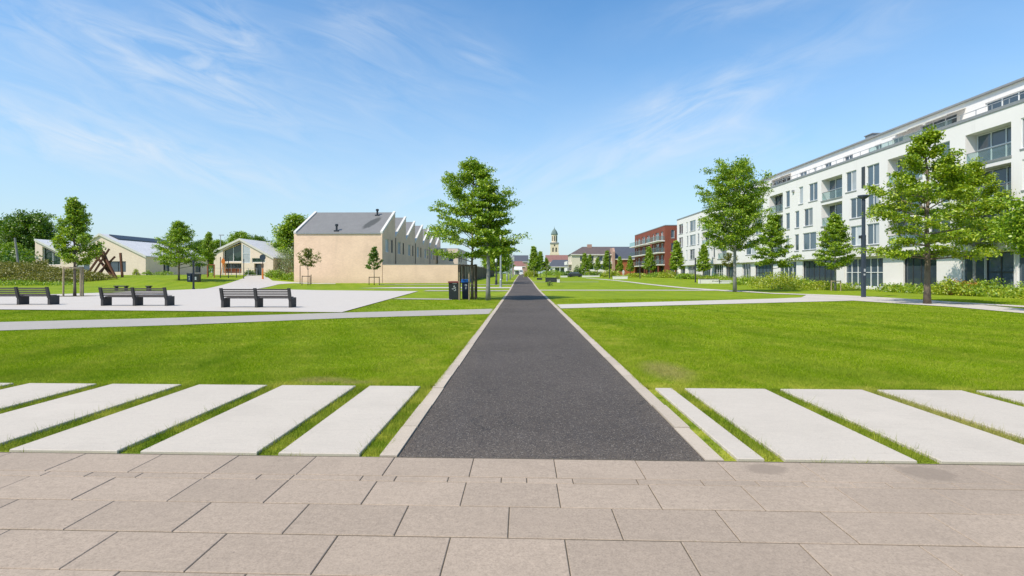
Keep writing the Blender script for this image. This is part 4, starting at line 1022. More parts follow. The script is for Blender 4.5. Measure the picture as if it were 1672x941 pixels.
mb = MB(); mb.hexa([(-73.2, 96.5, 8.45), (-71.6, 96.5, 7.68), (-71.6, 113, 7.68), (-73.2, 113, 8.45), (-73.2, 96.5, 8.62), (-71.6, 96.5, 7.85), (-71.6, 113, 7.85), (-73.2, 113, 8.62)]); mb.build('skylight', M['frame_dark'], root1, off)
mb = MB(); mb.box(-72.3, -71.3, 112, 113.4, 7.9, 9.3); mb.build('chimney', M['coping'], root1, off)
pts2 = [(-53.6, 5.4), (-49.0, 7.55), (-43.2, 4.35)]; t2 = lerp_top(pts2)
root2, off = gable('school_building', 'gabled beige school building with tall green window and pale roof beside sawtooth row', Y1, pts2, 24, .6,
    [(-52.0, -48.75, 3.75, lambda u: min(t2(u) - .45, t2(-52) - .45 + (u + 52) * .467), .5, 1, 0, 'frame_white', 'glass_green', 0, False),
     (-48.55, -47.2, 3.5, lambda u: t2(u) - .5, .1, 0, 1, 'frame_white', 'glass_curtain', 0, False),
     (-52.0, -48.75, 1.75, 3.45, 1.2, 2, 0, 'frame_dark', 'glass', 0, False, 'porch_glazing'),
     (-46.5, -45.2, 1.2, 3.4, .5, 0, 0, 'frame_dark', 'glass', 0, False, 'door'), (-46.9, -44.6, 3.6, 4.35, .15, 0, 0, 'frame_white', 'glass_green', 0, False)],
    [(103, 104.5, 2.0, 3.6, .2, 0, 0, 'frame_dark', 'glass', 0, False)], 4.33, M['brick_cream'], M['roof_pale'])
mb = MB(); mb.box(-51.95, -48.8, Y1 + 1.0, Y1 + 1.08, 1.76, 2.55); mb.build('porch_panel', M['rust'], root2, off)

# ---- far buildings round the church
rootC = thing('church_tower', 'cream stone church tower with octagonal belfry and green dome', 'tower', (24.8, 420, 0)); cx, cy = 24.8, 420; off = (cx, cy, 0)
mb = MB(); frf = FR_front(cy - 2.95)
facade(mb, frf, cx - 2.95, cx + 2.95, 0, 24.3, [(cx - 1.75, cx - .65, 18, 21.3, .6), (cx + .65, cx + 1.75, 18, 21.3, .6), (cx - .5, cx + .5, 22.3, 23.6, .4)])
mb.quad((cx - 2.95, cy - 2.95, 0), (cx - 2.95, cy + 2.95, 0), (cx - 2.95, cy + 2.95, 24.3), (cx - 2.95, cy - 2.95, 24.3)); mb.quad((cx + 2.95, cy - 2.95, 0), (cx + 2.95, cy + 2.95, 0), (cx + 2.95, cy + 2.95, 24.3), (cx + 2.95, cy - 2.95, 24.3)); mb.quad((cx - 2.95, cy + 2.95, 0), (cx + 2.95, cy + 2.95, 0), (cx + 2.95, cy + 2.95, 24.3), (cx - 2.95, cy + 2.95, 24.3))
mb.build('shaft', M['tower_stone'], rootC, off)
for a in (-1.2, 1.2):
    mb = MB(); mb.box(cx + a - .56, cx + a + .56, cy - 2.4, cy - 2.3, 17.9, 21.4); mb.build('belfry_opening', M['interior'], rootC, off)
mb = MB(); mb.box(cx - .52, cx + .52, cy - 2.6, cy - 2.5, 22.2, 23.7); mb.build('clock_niche', M['interior'], rootC, off)
mb = MB(); mb.box(cx - 3.5, cx + 3.5, cy - 3.5, cy + 3.5, 13.5, 16.6); mb.box(cx - 3.25, cx + 3.25, cy - 3.25, cy + 3.25, 16.603, 17.3); mb.build('plinth', M['tower_stone'], rootC, off)
mb = MB(); mb.box(cx - 3.35, cx + 3.35, cy - 3.35, cy + 3.35, 24.304, 24.75); mb.box(cx - 3.15, cx + 3.15, cy - 3.15, cy + 3.15, 24.753, 25.2); mb.build('cornice', M['coping'], rootC, off)
mb = MB(); mb.lathe([(2.35, 25.2), (2.35, 31.2)], 8, (cx, cy, 0), PI / 8); mb.build('lantern', M['tower_stone'], rootC, off)
mb = MB()
for q in range(8):
    a = -PI / 2 + q * PI / 4; c_, s_ = math.cos(a), math.sin(a); rr_ = 2.35 * math.cos(PI / 8) + .02
    px_, py_ = cx + c_ * rr_, cy + s_ * rr_; ux, uy = -s_ * .5, c_ * .5
    mb.hexa([(px_ - ux - c_ * .1, py_ - uy - s_ * .1, 26.4), (px_ + ux - c_ * .1, py_ + uy - s_ * .1, 26.4), (px_ + ux, py_ + uy, 26.4), (px_ - ux, py_ - uy, 26.4), (px_ - ux - c_ * .1, py_ - uy - s_ * .1, 30.2), (px_ + ux - c_ * .1, py_ + uy - s_ * .1, 30.2), (px_ + ux, py_ + uy, 30.2), (px_ - ux, py_ - uy, 30.2)])
mb.build('lantern_opening', M['interior'], rootC, off)
mb = MB(); mb.lathe([(2.75, 31.2), (2.75, 31.6), (2.55, 32.4), (2.1, 33.6), (1.4, 34.7), (.5, 35.6), (.25, 36.2), (.3, 36.5), (.06, 36.8), (.05, 38.0)], 8, (cx, cy, 0), PI / 8); mb.build('dome', M['copper'], rootC, off)

def hip_house(name, label, x0, x1, y0, y1, z0, ez, rz, hipl, hipr, wm, rm, ops, sops, trim=True):
    root = thing(name, label, 'building', ((x0 + x1) / 2, y0, 0)); off = ((x0 + x1) / 2, y0, 0)
    mb = MB(); facade(mb, FR_front(y0), x0, x1, z0, ez, [o[:5] for o in ops]); facade(mb, FR_side(x0), y0, y1, z0, ez, [o[:5] for o in sops])
    mb.quad((x1, y0, z0), (x1, y1, z0), (x1, y1, ez), (x1, y0, ez)); mb.quad((x0, y1, z0), (x1, y1, z0), (x1, y1, ez), (x0, y1, ez))
    if hipl == 0: mb.add([(x0, y0, ez), (x0, y1, ez), (x0, (y0 + y1) / 2, rz)], [(0, 1, 2)])
    if hipr == 0: mb.add([(x1, y0, ez), (x1, y1, ez), (x1, (y0 + y1) / 2, rz)], [(0, 1, 2)])
    mb.build('wall', wm, root, off)
    e = .35; ym = (y0 + y1) / 2; mb = MB(); z = ez + .01
    A, B, C_, D_ = (x0 - e, y0 - e, z), (x1 + e, y0 - e, z), (x1 + e, y1 + e, z), (x0 - e, y1 + e, z); Rl, Rr = (x0 + hipl - (e if hipl == 0 else 0), ym, rz + .15), (x1 - hipr + (e if hipr == 0 else 0), ym, rz + .15)
    mb.quad(A, B, Rr, Rl); mb.quad(C_, D_, Rl, Rr); mb.add([D_, A, Rl], [(0, 1, 2)]); mb.add([B, C_, Rr], [(0, 1, 2)])
    mb.build('roof', rm, root, off)
    if trim: mb = MB(); mb.box(x0 - .37, x1 + .37, y0 - .42, y0 - .06, ez - .3, ez); mb.build('gutter', M['trim'], root, off)
    for o in ops: window(root, off, FR_front(y0), *o[:5], *o[5:])
    for o in sops: window(root, off, FR_side(x0), *o[:5], *o[5:])
    return root, off
WD = (1, 0, 'frame_white', 'glass', 0, False)
HD = (0, 0, 'frame_dark', 'glass', 0, False)
D = 172.0; zc = 1.0
cops = []
for x in (18.9, 21.6, 24.4, 27.0):
    for z, hh in ((5.6, 1.5), (2.9, 1.6), (1.3, 1.0)): cops.append((x - .75, x + .75, z, z + hh, .4 if z > 3 else .25, *(HD if z > 5 else WD)))
rootH, off = hip_house('cream_house', 'cream rendered house with brown hipped roof and dark loggias right of the church', 15.6, 28.4, D, D + 14, .4, 7.7, 10.2, 4.0, 0, M['render_cream'], M['roof_brown'], cops, [(D + 2, D + 4, 5.2, 6.9, .3, *HD), (D + 2, D + 4, 2.4, 4.3, .3, *HD), (D + 8, D + 10, 5.2, 6.9, .3, *HD), (D + 8, D + 10, 2.4, 4.3, .3, *HD)])
for z in (4.6, 7.0 - 4.4 + .0):
    mb = MB(); mb.box(14.2, 15.57, D + .6, D + 12.5, z - .15, z); mb.box(14.2, 14.27, D + .6, D + 12.5, z + .003, z + .95); mb.build('balcony', M['render_white'], rootH, off)
for x0, x1 in ((20.7, 22.5), (23.5, 25.3), (26.1, 27.9)):
    for z in (4.75, 2.15):
        mb = MB(); mb.box(x0, x1, D - 1.0, D - .01, z - .12, z); mb.box(x0, x1, D - 1.0, D - .95, z + .003, z + .75); mb.build('balcony', M['render_white'], rootH, off)
mb = MB(); mb.box(21.2, 22.6, D + 6.2, D + 7.8, 10.0, 11.1); mb.build('chimney', M['brick_pink'], rootH, off)
hip_house('orange_brick_house', 'orange brick house with dark slate roof beside the red apartment house', 28.6, 36, D - 2, D + 16, .4, 6.2, 10.2, 0, 0, M['brick_orange'], M['roof_slate'], [], [])
mb_root = thing('brick_chimney_wall', 'tall narrow brick party wall between cream house and orange house', 'wall', (28.5, D - 2.3, 0))
mb = MB(); mb.prism([(D - 2.6, .4), (D + 3, .4), (D + 3, 9.6), (D - 1.2, 9.6), (D - 2.6, 8.4)], 'x', 27.9, 28.55); mb.build('masonry', M['brick_pink'], mb_root, (28.5, D - 2.3, 0))
hip_house('church_hall', 'long hall with dull red tiled roof below the church tower', 16.5, 38, 372, 384, .4, 9.4, 14.2, 0, 2, M['render_cream'], M['roof_red'], [], [])
D2 = 255
rootV, off = hip_house('veranda_house', 'low slate roofed house with dark veranda below the church tower', 12.6, 22.5, D2, D2 + 10, .6, 4.9, 8.0, 2.0, 0, M['render_white'], M['roof_slate'], [(15.4, 19.6, 1.2, 4.3, 1.6, 2, 0, 'frame_white', 'glass', 0, False), (20.2, 21.6, 1.2, 4.2, .3, *WD), (13.1, 14.2, 1.6, 3.8, .3, *WD)], [])
for x in (14.9, 17.5, 20.0):
    mb = MB(); mb.box(x - .15, x + .15, D2 - 1.6, D2 - 1.3, .8, 4.6); mb.build('column', M['frame_white'], rootV, off)
mb = MB(); mb.box(14.6, 20.4, D2 - 1.8, D2 - .02, 4.61, 4.85); mb.build('porch_roof', M['trim'], rootV, off)
hip_house('slate_roof_house', 'pink brick house with steep dark slate roof at the end of the path', -5.5, 3.4, 310, 322, .6, 8.4, 12.0, 0, 0, M['brick_pink'], M['roof_slate'], [(-2.6, -1.4, 4, 6.2, .2, *HD), (-.6, .6, 4, 6.2, .2, *HD)], [])
hip_house('red_roof_cottage', 'small cottage with red tiled roof in front of the slate roofed house', -4.2, 1.6, 285, 292, .6, 5.4, 8.0, 0, 1.5, M['brick_pink'], M['roof_red'], [(-2.8, -1.6, 2.2, 4, .2, *WD)], [])
rootGa, off = hip_house('white_garage', 'small white garage with low grey roof at the far end of the path', -3.6, -.2, 265, 271, .6, 3.6, 4.8, 0, 0, M['render_white'], M['roof_pale'], [(-3.2, -1.2, .9, 3.0, .2, 2, 0, 'frame_white', 'glass', 0, False, 'garage_door')], [])

# white van parked at the path end
vx, vy = -.3, 252.0
rootVan = thing('parked_van', 'white van parked at the far end of the asphalt path', 'van', (vx, vy, h(vx, vy))); 
mb = MB(); mb.prism([(-.95, .35), (.95, .35), (.98, 1.2), (.85, 2.3), (-.85, 2.3), (-.98, 1.2)], 'y', 0, 4.6); mb.build('body', M['frame_white'], rootVan)
mb = MB(); mb.box(-.72, .72, -.03, -.003, 1.35, 2.05); mb.build('rear_window', M['glass'], rootVan)
for sx in (-.8, .8):
    for yy in (.8, 3.7):
        mb = MB(); mb.tube([(sx - .1, yy, .34), (sx + .1, yy, .34)], .34, 14); mb.build('wheel', M['bin_black'], rootVan)
    mb = MB(); mb.box(sx - .1, sx + .1, -.03, -.003, .9, 1.25); mb.build('tail_light', M['bin_red'], rootVan)

# far woods closing the horizon
rs = np.random.default_rng(77); cen = []
for i in range(900):
    a = rs.uniform(-1.05, 1.05); d = rs.uniform(480, 640); x = math.tan(a) * d
    if abs(x) > 620: continue
    cen.append((x, d, rs.uniform(1.5, 9.5) * (.7 + .3 * math.sin(x * .02 + 1))))
v = leaf_quads(rs, np.array(cen), np.tile([[4.5, 4.0, 2.2]], (len(cen), 1)), 60, 1.9)
o = np_mesh('woodland', v, 4, M['leaf_dark'], 'stuff'); o['label'] = 'distant dark belt of woodland along the horizon'; o['category'] = 'woodland'

# ------------------------------------------------------------------ benches
def bench():
    root = thing('park_bench', '', 'bench', group='double park benches along the plaza')
    for x in (-1.62, 0, 1.62):
        mb = MB(); mb.prism([(-.24, 0), (.36, 0), (.36, .47), (-.24, .42)], 'x', x - .06, x + .06); mb.build('leg', M['bench_leg'], root)
        mb = MB(); mb.prism([(-.27, .36), (-.15, .36), (-.31, .93), (-.41, .93)], 'x', x - .062, x + .062); mb.build('post', M['bench_leg'], root)
    for s in (-1, 1):
        x0, x1 = (-1.55, -.07) if s < 0 else (.07, 1.55)
        mb = MB()
        for q in range(5): mb.bbox(x0, x1, -.13 + q * .1, -.045 + q * .1, .425 + q * .008, .475 + q * .008, .006)
        mb.build('seat', M['bench_wood'], root)
        mb = MB()
        for q in range(4):
            t = .24 + q * .21; yc = -.21 - .15 * t + .02; zc_ = .42 + .5 * t
            mb.hexa([(x0, yc - .02, zc_ - .035), (x1, yc - .02, zc_ - .035), (x1, yc + .02, zc_ - .035), (x0, yc + .02, zc_ - .035), (x0, yc - .045, zc_ + .035), (x1, yc - .045, zc_ + .035), (x1, yc - .005, zc_ + .035), (x0, yc - .005, zc_ + .035)])
        mb.build('backrest', M['bench_wood'], root)
    return root
b0 = bench()
def bench_at(px, py): 
    x, y = G(px, py); return (x, y, .035)
b0.location = bench_at(36, 498.6); b0['label'] = 'dark slatted double bench at the left edge of the picture'
dup(b0, bench_at(224, 500.4), 0, 'dark slatted double bench right of the staked tree, middle of the three')
dup(b0, bench_at(422, 503.2), 0, 'dark slatted double bench in front of the beige house, rightmost of three')

def stool(px, D, w, label):
    x, y = P(px, D); r = thing('backless_bench', label, 'bench', (x, y, h(x, y)), 0, 'low backless benches on the plaza')
    mb = MB(); mb.bbox(-w / 2, w / 2, -.22, .22, .34, .44, .01); mb.build('seat', M['bench_leg'], r)
    for s in (-1, 1):
        mb = MB(); mb.box(s * (w / 2 - .15) - .06, s * (w / 2 - .15) + .06, -.18, .18, 0, .338); mb.build('leg', M['bench_leg'], r)
stool(198, 54, 1.25, 'low dark backless bench on the plaza behind the middle double bench')
stool(243, 54, .45, 'small dark stool on the plaza behind the middle double bench')

# ------------------------------------------------------------------ tree stakes
def guard(name, label, loc, posts, hgt, r, mat, bars=True, rail_h=None):
    t = thing(name, label, 'tree stakes', loc)
    for (x, y) in posts:
        mb = MB(); mb.tube([(x, y, 0), (x * .98, y * .98, hgt)], r, 8); mb.build('post', mat, t)
    if bars:
        for a, b in bars:
            mb = MB(); z = rail_h or hgt - .08
            mb.bar((posts[a][0], posts[a][1] - .0, z), (posts[b][0], posts[b][1], z), r * 1.5, r * 1.9); mb.build('crossbar', mat, t)
    return t
x, y = P(122, 39.6); guard('tree_stake_frame', 'pale timber stakes and crossbar round the young tree by the plaza', (x, y, 0), [(-.62, -.25), (.6, -.2), (.1, .62)], 2.15, .06, M['stake'], [(0, 1)])
mb = MB(); pts_ = [(x + 1.35 * math.cos(a) * (1 + .08 * math.sin(3 * a)), y + .9 * math.sin(a)) for a in np.linspace(0, 2 * PI, 28, endpoint=False)]
sheet('tree_pit', [pts_], .043, M['soil'])
x, y = P(770, 35.4); guard('tree_guard', 'dark timber guard frame round the tall tree behind the bins', (x, y, 0), [(-.72, -.5), (.27, -.5), (.27, .6), (-.62, .6)], 2.25, .05, M['stake_dark'], [(0, 1), (1, 2), (2, 3), (3, 0)])
x, y = P(757, 34.2); guard('tree_stakes', 'two thin pale stakes standing in front of the bins', (x, y, 0), [(-.27, 0), (.34, .05)], 1.75, .04, M['stake'], [])
x, y = P(503, 71); guard('tree_stake_frame', 'small stake frame round the rust tinged sapling', (x, y, h(x, y)), [(-.75, -.1), (.3, -.1)], 1.25, .05, M['stake_dark'], [(0, 1)])
x, y = P(611, 72); guard('tree_stake_frame', 'small dark stake frame round the sapling before the brick wall', (x, y, h(x, y)), [(-.65, -.1), (.7, -.1)], 1.1, .05, M['stake_dark'], [(0, 1)])
x, y = P(1364, 53); guard('tree_stake_frame', 'short pale stakes at the young tree left of the tall lamp', (x, y, h(x, y)), [(-.5, -.2), (.4, -.2)], 1.0, .05, M['stake'], [(0, 1)])

# ------------------------------------------------------------------ bins
def bin_(name, label, px, D, w, d, hh, bodym, lidm, mark):
    x, y = P(px, D); r = thing(name, label, 'bin', (x, y, h(x, y)), R(3))
    mb = MB(); t = .93
    b0_ = [(-w / 2 * t, -d / 2 * t), (w / 2 * t, -d / 2 * t), (w / 2 * t, d / 2 * t), (-w / 2 * t, d / 2 * t)]; t0 = [(-w / 2, -d / 2), (w / 2, -d / 2), (w / 2, d / 2), (-w / 2, d / 2)]
    mb.hexa([(p, q, .06) for p, q in b0_] + [(p, q, hh - .2) for p, q in t0]); mb.box(-w * .44, w * .44, -d * .42, d * .42, 0, .06)
    bd = mb.build('body', bodym, r)
    mb = MB(); mb.bbox(-w / 2 - .03, w / 2 + .03, -d / 2 - .04, d / 2 + .03, hh - .197, hh - (.09 if lidm is M['bin_red'] else 0), .03); ld = mb.build('lid', lidm, r)
    fy = lambda z: -d / 2 * (t + (1 - t) * (z - .06) / (hh - .26)) - .006
    for nm, poly in mark:
        mb = MB()
        n = len(poly); vs = [(p * w, fy(q * hh) - .004, q * hh) for p, q in poly] + [(p * w, fy(q * hh) + .012, q * hh) for p, q in poly]
        mb.add(vs, [tuple(range(n)), tuple(range(2 * n - 1, n - 1, -1))] + [(i, (i + 1) % n, n + (i + 1) % n, n + i) for i in range(n)])
        mb.build(nm, M['white_mark'], r)
    return r
def ring(cx, cy, r0, r1, a0, a1, asp, n=10):
    o = [(cx + r1 * math.cos(a), cy + r1 * asp * math.sin(a)) for a in np.linspace(a0, a1, n)]
    return o + [(cx + r0 * math.cos(a), cy + r0 * asp * math.sin(a)) for a in np.linspace(a1, a0, n)]
def disc(cx, cy, r, asp, n=12): return [(cx + r * math.cos(a), cy + r * asp * math.sin(a)) for a in np.linspace(0, 2 * PI, n, endpoint=False)]
bin_('litter_bin', 'black litter bin with dull red lid and white figure symbol on the lawn', 742.5, 35.0, .74, .6, 1.26, M['bin_black'], M['bin_red'],
     [('slot_label', [(-.16, .80), (.2, .80), (.2, .845), (-.16, .845)]), ('symbol', [(-.10, .63), (.14, .60), (.14, .625), (-.0, .66), (.02, .72), (-.03, .72)]), ('symbol', ring(.02, .51, .08, .125, -2.4, 2.6, .55)), ('symbol', [(-.22, .53), (-.06, .53), (-.06, .56), (-.22, .56)])])
bin_('recycling_bin', 'dark bin with bright blue lid behind the timber tree guard', 761, 35.9, .52, .5, 1.28, M['bin_navy'], M['bin_blue'],
     [('symbol', disc(0, .70, .16, .3)), ('symbol', [(-.07, .5), (.05, .5), (.08, .63), (-.04, .63)])])
bin_('parcel_box', 'blue box with a small white mark beside the dark post on the lawn', 310.5, 70, .55, .5, 1.1, M['bin_navy'], M['bin_navy'],
     [('symbol', disc(.0, .62, .16, .4)), ('symbol', [(-.1, .2), (.14, .2), (.14, .5), (-.1, .5)])])
bin_('litter_bin', 'dark green litter bin with pale notice right of the dark post', 321.5, 70.3, .75, .6, 1.05, M['bin_black'], M['bin_black'],
     [('notice', [(-.2, .25), (.12, .25), (.12, .62), (-.2, .62)])])

# ------------------------------------------------------------------ lamp posts
def lamp_col(loc, label, hh=6.1, r=.085):
    t = thing('lamp_post', label, 'lamp post', loc, 0, 'grey lamp posts along the left of the path')
    mb = MB(); mb.lathe([(r * 1.6, 0), (r * 1.6, .08), (r * 1.25, .12), (r * 1.25, .9), (r, .95), (r * .85, hh * .78)], 12); mb.build('column', M['steel_pale'], t, smooth=False)
    mb = MB(); mb.lathe([(r * .86, hh * .782), (r * .95, hh * .80), (r * .95, hh * .97), (r * 1.1, hh * .975), (r * 1.1, hh), (.01, hh + .02)], 12); mb.build('light_head', M['frame_white'], t)
    return t
lx = -2.45
labs = ['nearest pale grey lamp post standing in front of the green row trees', 'second pale lamp post along the left of the path', 'third pale lamp post along the left of the path', 'fourth pale lamp post along the left of the path', 'farthest pale lamp post along the left of the path']
l0 = lamp_col((lx, 64, h(lx, 64)), labs[0], 6.1, .11)
for i, y in enumerate((91, 116, 142, 170)): dup(l0, (lx, y, h(lx, y)), 0, labs[i + 1])
x, y = P(810, 73); t = thing('bollard_lamp', 'dark slim lamp post with pale head left of the nearest grey lamp', 'lamp post', (x, y, h(x, y)))
mb = MB(); mb.lathe([(.16, 0), (.12, .6), (.06, .7), (.05, 3.0)], 10); mb.build('column', M['steel_dark'], t); mb = MB(); mb.lathe([(.13, 3.003), (.17, 3.3), (.06, 3.45)], 10); mb.build('lamp_head', M['frame_white'], t)
x, y = P(1410, 38.0); t = thing('lamp_post', 'tall dark blue grey lamp post with flat disc head before the white block', 'lamp post', (x, y, .026), 0)
mb = MB(); mb.bbox(-.12, .12, -.12, .12, 0, 4.3, .03); mb.bbox(-.095, .095, -.095, .095, 4.303, 6.75, .03); mb.build('column', M['lamp_blue'], t)
mb = MB(); mb.lathe([(.1, 6.753), (.28, 6.86), (.36, 6.93), (.36, 7.02), (.05, 7.06)], 20, (0, 0, 0)); mb.build('lamp_head', M['lamp_blue'], t)
mb = MB(); mb.box(-.30, -.125, -.07, .07, 4.05, 4.25); mb.build('camera_box', M['steel_dark'], t)
mb = MB(); mb.box(-.07, .05, -.128, -.122, 1.5, 1.62); mb.box(-.05, .07, -.128, -.122, 1.75, 1.95); mb.build('sticker', M['white_mark'], t)
def slim(px, D, hh, label, cat='post', r=.06, m='steel_dark', name='slim_post', cap=True, group=None):
    x, y = P(px, D); t = thing(name, label, cat, (x, y, h(x, y) - .02), 0, group)
    mb = MB(); mb.lathe([(r * 1.5, 0), (r * 1.5, .1), (r, .14), (r, hh)], 8); mb.build('shaft', M[m], t)
    if cap: mb = MB(); mb.lathe([(r * 1.25, hh + .003), (r * 1.25, hh + .12), (r * .3, hh + .16)], 8); mb.build('cap', M[m], t)
    return t
lg = 'slim dark lamp columns by the right lawn'
slim(1135.5, 84, 3.6, 'slim dark lamp column near the far end of the white block', 'lamp post', .1, name='slim_lamp', group=lg)
slim(1045, 112, 3.4, 'slim dark lamp column in front of the red apartment house', 'lamp post', .09, name='slim_lamp', group=lg)
slim(995, 118, 5.2, 'slim dark lamp column in front of the cream house', 'lamp post', .09, name='slim_lamp', group=lg)
slim(316, 57, 2.8, 'single dark post standing at the back edge of the plaza', r=.1)
pg = 'thin playground posts before the school'
for i, (px, D, hh, lab) in enumerate([(348, 86, 2.0, 'thin dark post left of the orange climbing figure'), (360, 80, 3.0, 'thin grey post in front of the orange climbing figure'), (373, 80, 2.9, 'thin grey post right of the orange climbing figure'), (386, 82, 1.3, 'short thin post in front of the school porch'), (398, 80, 2.9, 'thin tall post left of the school door')]):
    slim(px, D, hh, lab, r=.055, m='steel_dark', group=pg, cap=False)
slim(490, 76, 2.6, 'thin brown post at the left corner of the brick house', r=.05, m='stake_dark', cap=False)
slim(508, 76, 1.3, 'short thin brown post just right of the rust tinged sapling', r=.05, m='stake_dark', cap=False)
x, y = P(360, 118); t = thing('street_lamp', 'pale street lamp rising behind the left gable of the second school', 'lamp post', (x, y, h(x, y)))
mb = MB(); mb.lathe([(.11, 0), (.07, 8.3)], 8); mb.build('column', M['steel_pale'], t); mb = MB(); mb.box(-.3, .7, -.15, .15, 8.303, 8.5); mb.build('lamp_head', M['steel_pale'], t)
x, y = P(33, 76); t = thing('leaning_pole', 'pale leaning wooden pole behind the shrub bank at far left', 'pole', (x, y, h(x, y)))
mb = MB(); mb.tube([(0, 0, 0), (-.75, 0, 5.6)], [.17, .12], 8); mb.build('shaft', M['bark_grey'], t)

# sign stand and orange figure
x, y = P(429, 82); t = thing('sign_stand', 'orange post with dark round sign on top in front of the school', 'sign', (x, y, h(x, y)))
mb = MB(); mb.lathe([(.16, 0), (.13, .2), (.1, 1.6)], 10); mb.build('lower_post', M['orange'], t); mb = MB(); mb.lathe([(.06, 1.603), (.06, 3.0)], 8); mb.build('upper_post', M['steel_dark'], t)
mb = MB(); mb.tube([(0, -.06, 3.25), (0, .0, 3.25)], .45, 20); mb.build('round_sign', M['lamp_blue'], t); mb = MB(); mb.box(-.2, .2, -.15, -.105, 1.7, 2.3); mb.build('board', M['stake_dark'], t)
x, y = P(364.5, 88); t = thing('play_figure', 'orange leaf shaped climbing figure in front of the tall school window', 'play equipment', (x, y, h(x, y)))
mb = MB(); mb.prism([(0, 1.75), (.3, 2.1), (.26, 2.4), (0, 2.85), (-.26, 2.4), (-.3, 2.1)], 'y', -.06, .06); mb.build('leaf_panel', M['orange'], t)
for s in (-.25, .25):
    mb = MB(); mb.bar((s * 1.6, 0, 0), (s * .3, 0, 1.95), .07); mb.build('leg', M['orange'], t)
x0, y0 = P(345, 79); t = thing('play_arch', 'rust brown square frame standing beside the young tree trunk', 'play equipment', (x0, y0, h(x0, y0)))
mb = MB(); mb.bar((-.55, 0, 0), (-.55, 0, 1.8), .1); mb.bar((.45, 0, 0), (.45, 0, 1.8), .1); mb.bar((-.6, 0, 1.85), (.5, 0, 1.85), .1); mb.build('frame', M['rust'], t)
# low wire fence in front of the school
xa, ya = P(350, 89); xb, yb = P(420, 89); t = thing('wire_fence', 'low see through wire fence before the school porch', 'fence', (xa, ya, h(xa, ya)))
for q in range(6):
    mb = MB(); u = (xb - xa) * q / 5; mb.box(u - .03, u + .03, -.03, .03, -.1, 1.15); mb.build('post', M['steel_pale'], t)
mb = MB(); mb.box(0, xb - xa, -.02, .0, 1.16, 1.2); mb.box(0, xb - xa, -.02, 0, .55, .58); mb.box(0, xb - xa, -.02, 0, .15, .18); mb.build('rails', M['steel_pale'], t)

# timber beam sculpture
sD = 78.0; sx, sy = P(168, sD); zs = h(sx, sy)
root = thing('beam_sculpture', 'climbing sculpture of crossed reddish brown beams on the left lawn', 'sculpture', (sx, sy, zs))
def zp(zx, zy, dy=0.0):   # local point of the sculpture seen in its elevation
    px = zx / 3.62; py = 300 + zy / 3.62
    return ((px - 172) / F * sD, dy, max(-.1, CAMH + (447 - py) / F * sD - zs))
for a, b, d0, d1 in [((530, 548), (612, 405), -.3, .3), ((586, 362), (722, 560), .4, -.6), ((655, 385), (578, 558), .2, -.9), ((668, 430), (578, 556), .9, -.3), ((557, 428), (684, 560), .8, .1), ((612, 548), (640, 455), -.5, .5), ((528, 425), (575, 448), .2, .8), ((700, 408), (712, 556), .9, .9), ((655, 556), (612, 400), 1.1, .4), ((620, 395), (660, 556), -.6, .9)]:
    mb = MB(); mb.bar(zp(*a, d0), zp(*b, d1), .24, .24); mb.build('beam', M['rust_beam'], root)

# low white walls, planters, cabinets on the right lawn
def low_wall(px, D, w, hh, label, name='low_wall', cat='wall', m='white_wall', d=.5, marks=False, capm='white_wall'):
    x, y = P(px, D); t = thing(name, label, cat, (x, y, h(x, y) - .05))
    mb = MB(); mb.bbox(-w / 2, w / 2, 0, d, 0, hh + .05, .02); mb.build('block', M[m], t)
    mb = MB(); mb.box(-w / 2 - .03, w / 2 + .03, -.03, d + .03, hh + .053, hh + .13); mb.build('top', M[capm], t)
    if marks:
        mb = MB()
        for i, (u, ww, z, zh) in enumerate([(.5, .12, .32, .16), (.75, .3, .36, .05), (1.1, .2, .34, .09), (1.4, .14, .3, .22), (1.62, .2, .36, .07)]): mb.box(u * w / 3, (u + ww) * w / 3, -.012, -.002, z, z + zh)
        mb.box(-w / 2 + .08, -w / 2 + .14, -.012, -.002, .05, hh); mb.build('lettering', M['steel_dark'], t)
low_wall(1158, 78, 2.8, .62, 'white low wall with small dark lettering on the lawn before the white block', marks=True, capm='stake_dark')
low_wall(1187, 78, 1.9, .38, 'grey low planter edge right of the lettered white wall', 'planter', 'planter', 'render_grey')
low_wall(1013, 110, 2.9, .5, 'white low wall on the grass before the orange brick house')
low_wall(965, 140, 4.4, .35, 'low white wall in front of the hedge of the cream house')
low_wall(921, 145, 1.8, .35, 'short low white wall left of the dark parked car')
low_wall(900, 85, 1.75, .62, 'dark grey box bench on the lawn right of the far path', 'box_bench', 'bench', 'car_dark', .6, capm='car_dark')
low_wall(912, 84, .42, .4, 'small pale cube beside the dark grey box bench', 'cube_seat', 'seat', 'white_wall', .4)
low_wall(881, 105, 1.0, .3, 'low dark bench farther along beside the path', 'box_bench', 'bench', 'car_dark', .5, capm='car_dark')
x, y = P(939, 148); t = thing('parked_car', 'dark grey car parked before the cream house', 'car', (x, y, h(x, y) - .02))
mb = MB(); mb.prism([(-1.9, .3), (1.9, .3), (1.95, .8), (1.2, .95), (.8, 1.42), (-1.1, 1.42), (-1.6, .95), (-1.95, .85)], 'y', -.8, .8); mb.build('body', M['car_dark'], t)
mb = MB(); mb.prism([(1.05, .98), (.72, 1.34), (-1.0, 1.34), (-1.38, .98)], 'y', -.812, .812); mb.build('side_window', M['glass'], t)
for wx in (-1.2, 1.2):
    for wy in (-.78, .78):
        mb = MB(); mb.tube([(wx, wy - .1, .31), (wx, wy + .1, .31)], .31, 14); mb.build('wheel', M['bin_black'], t)

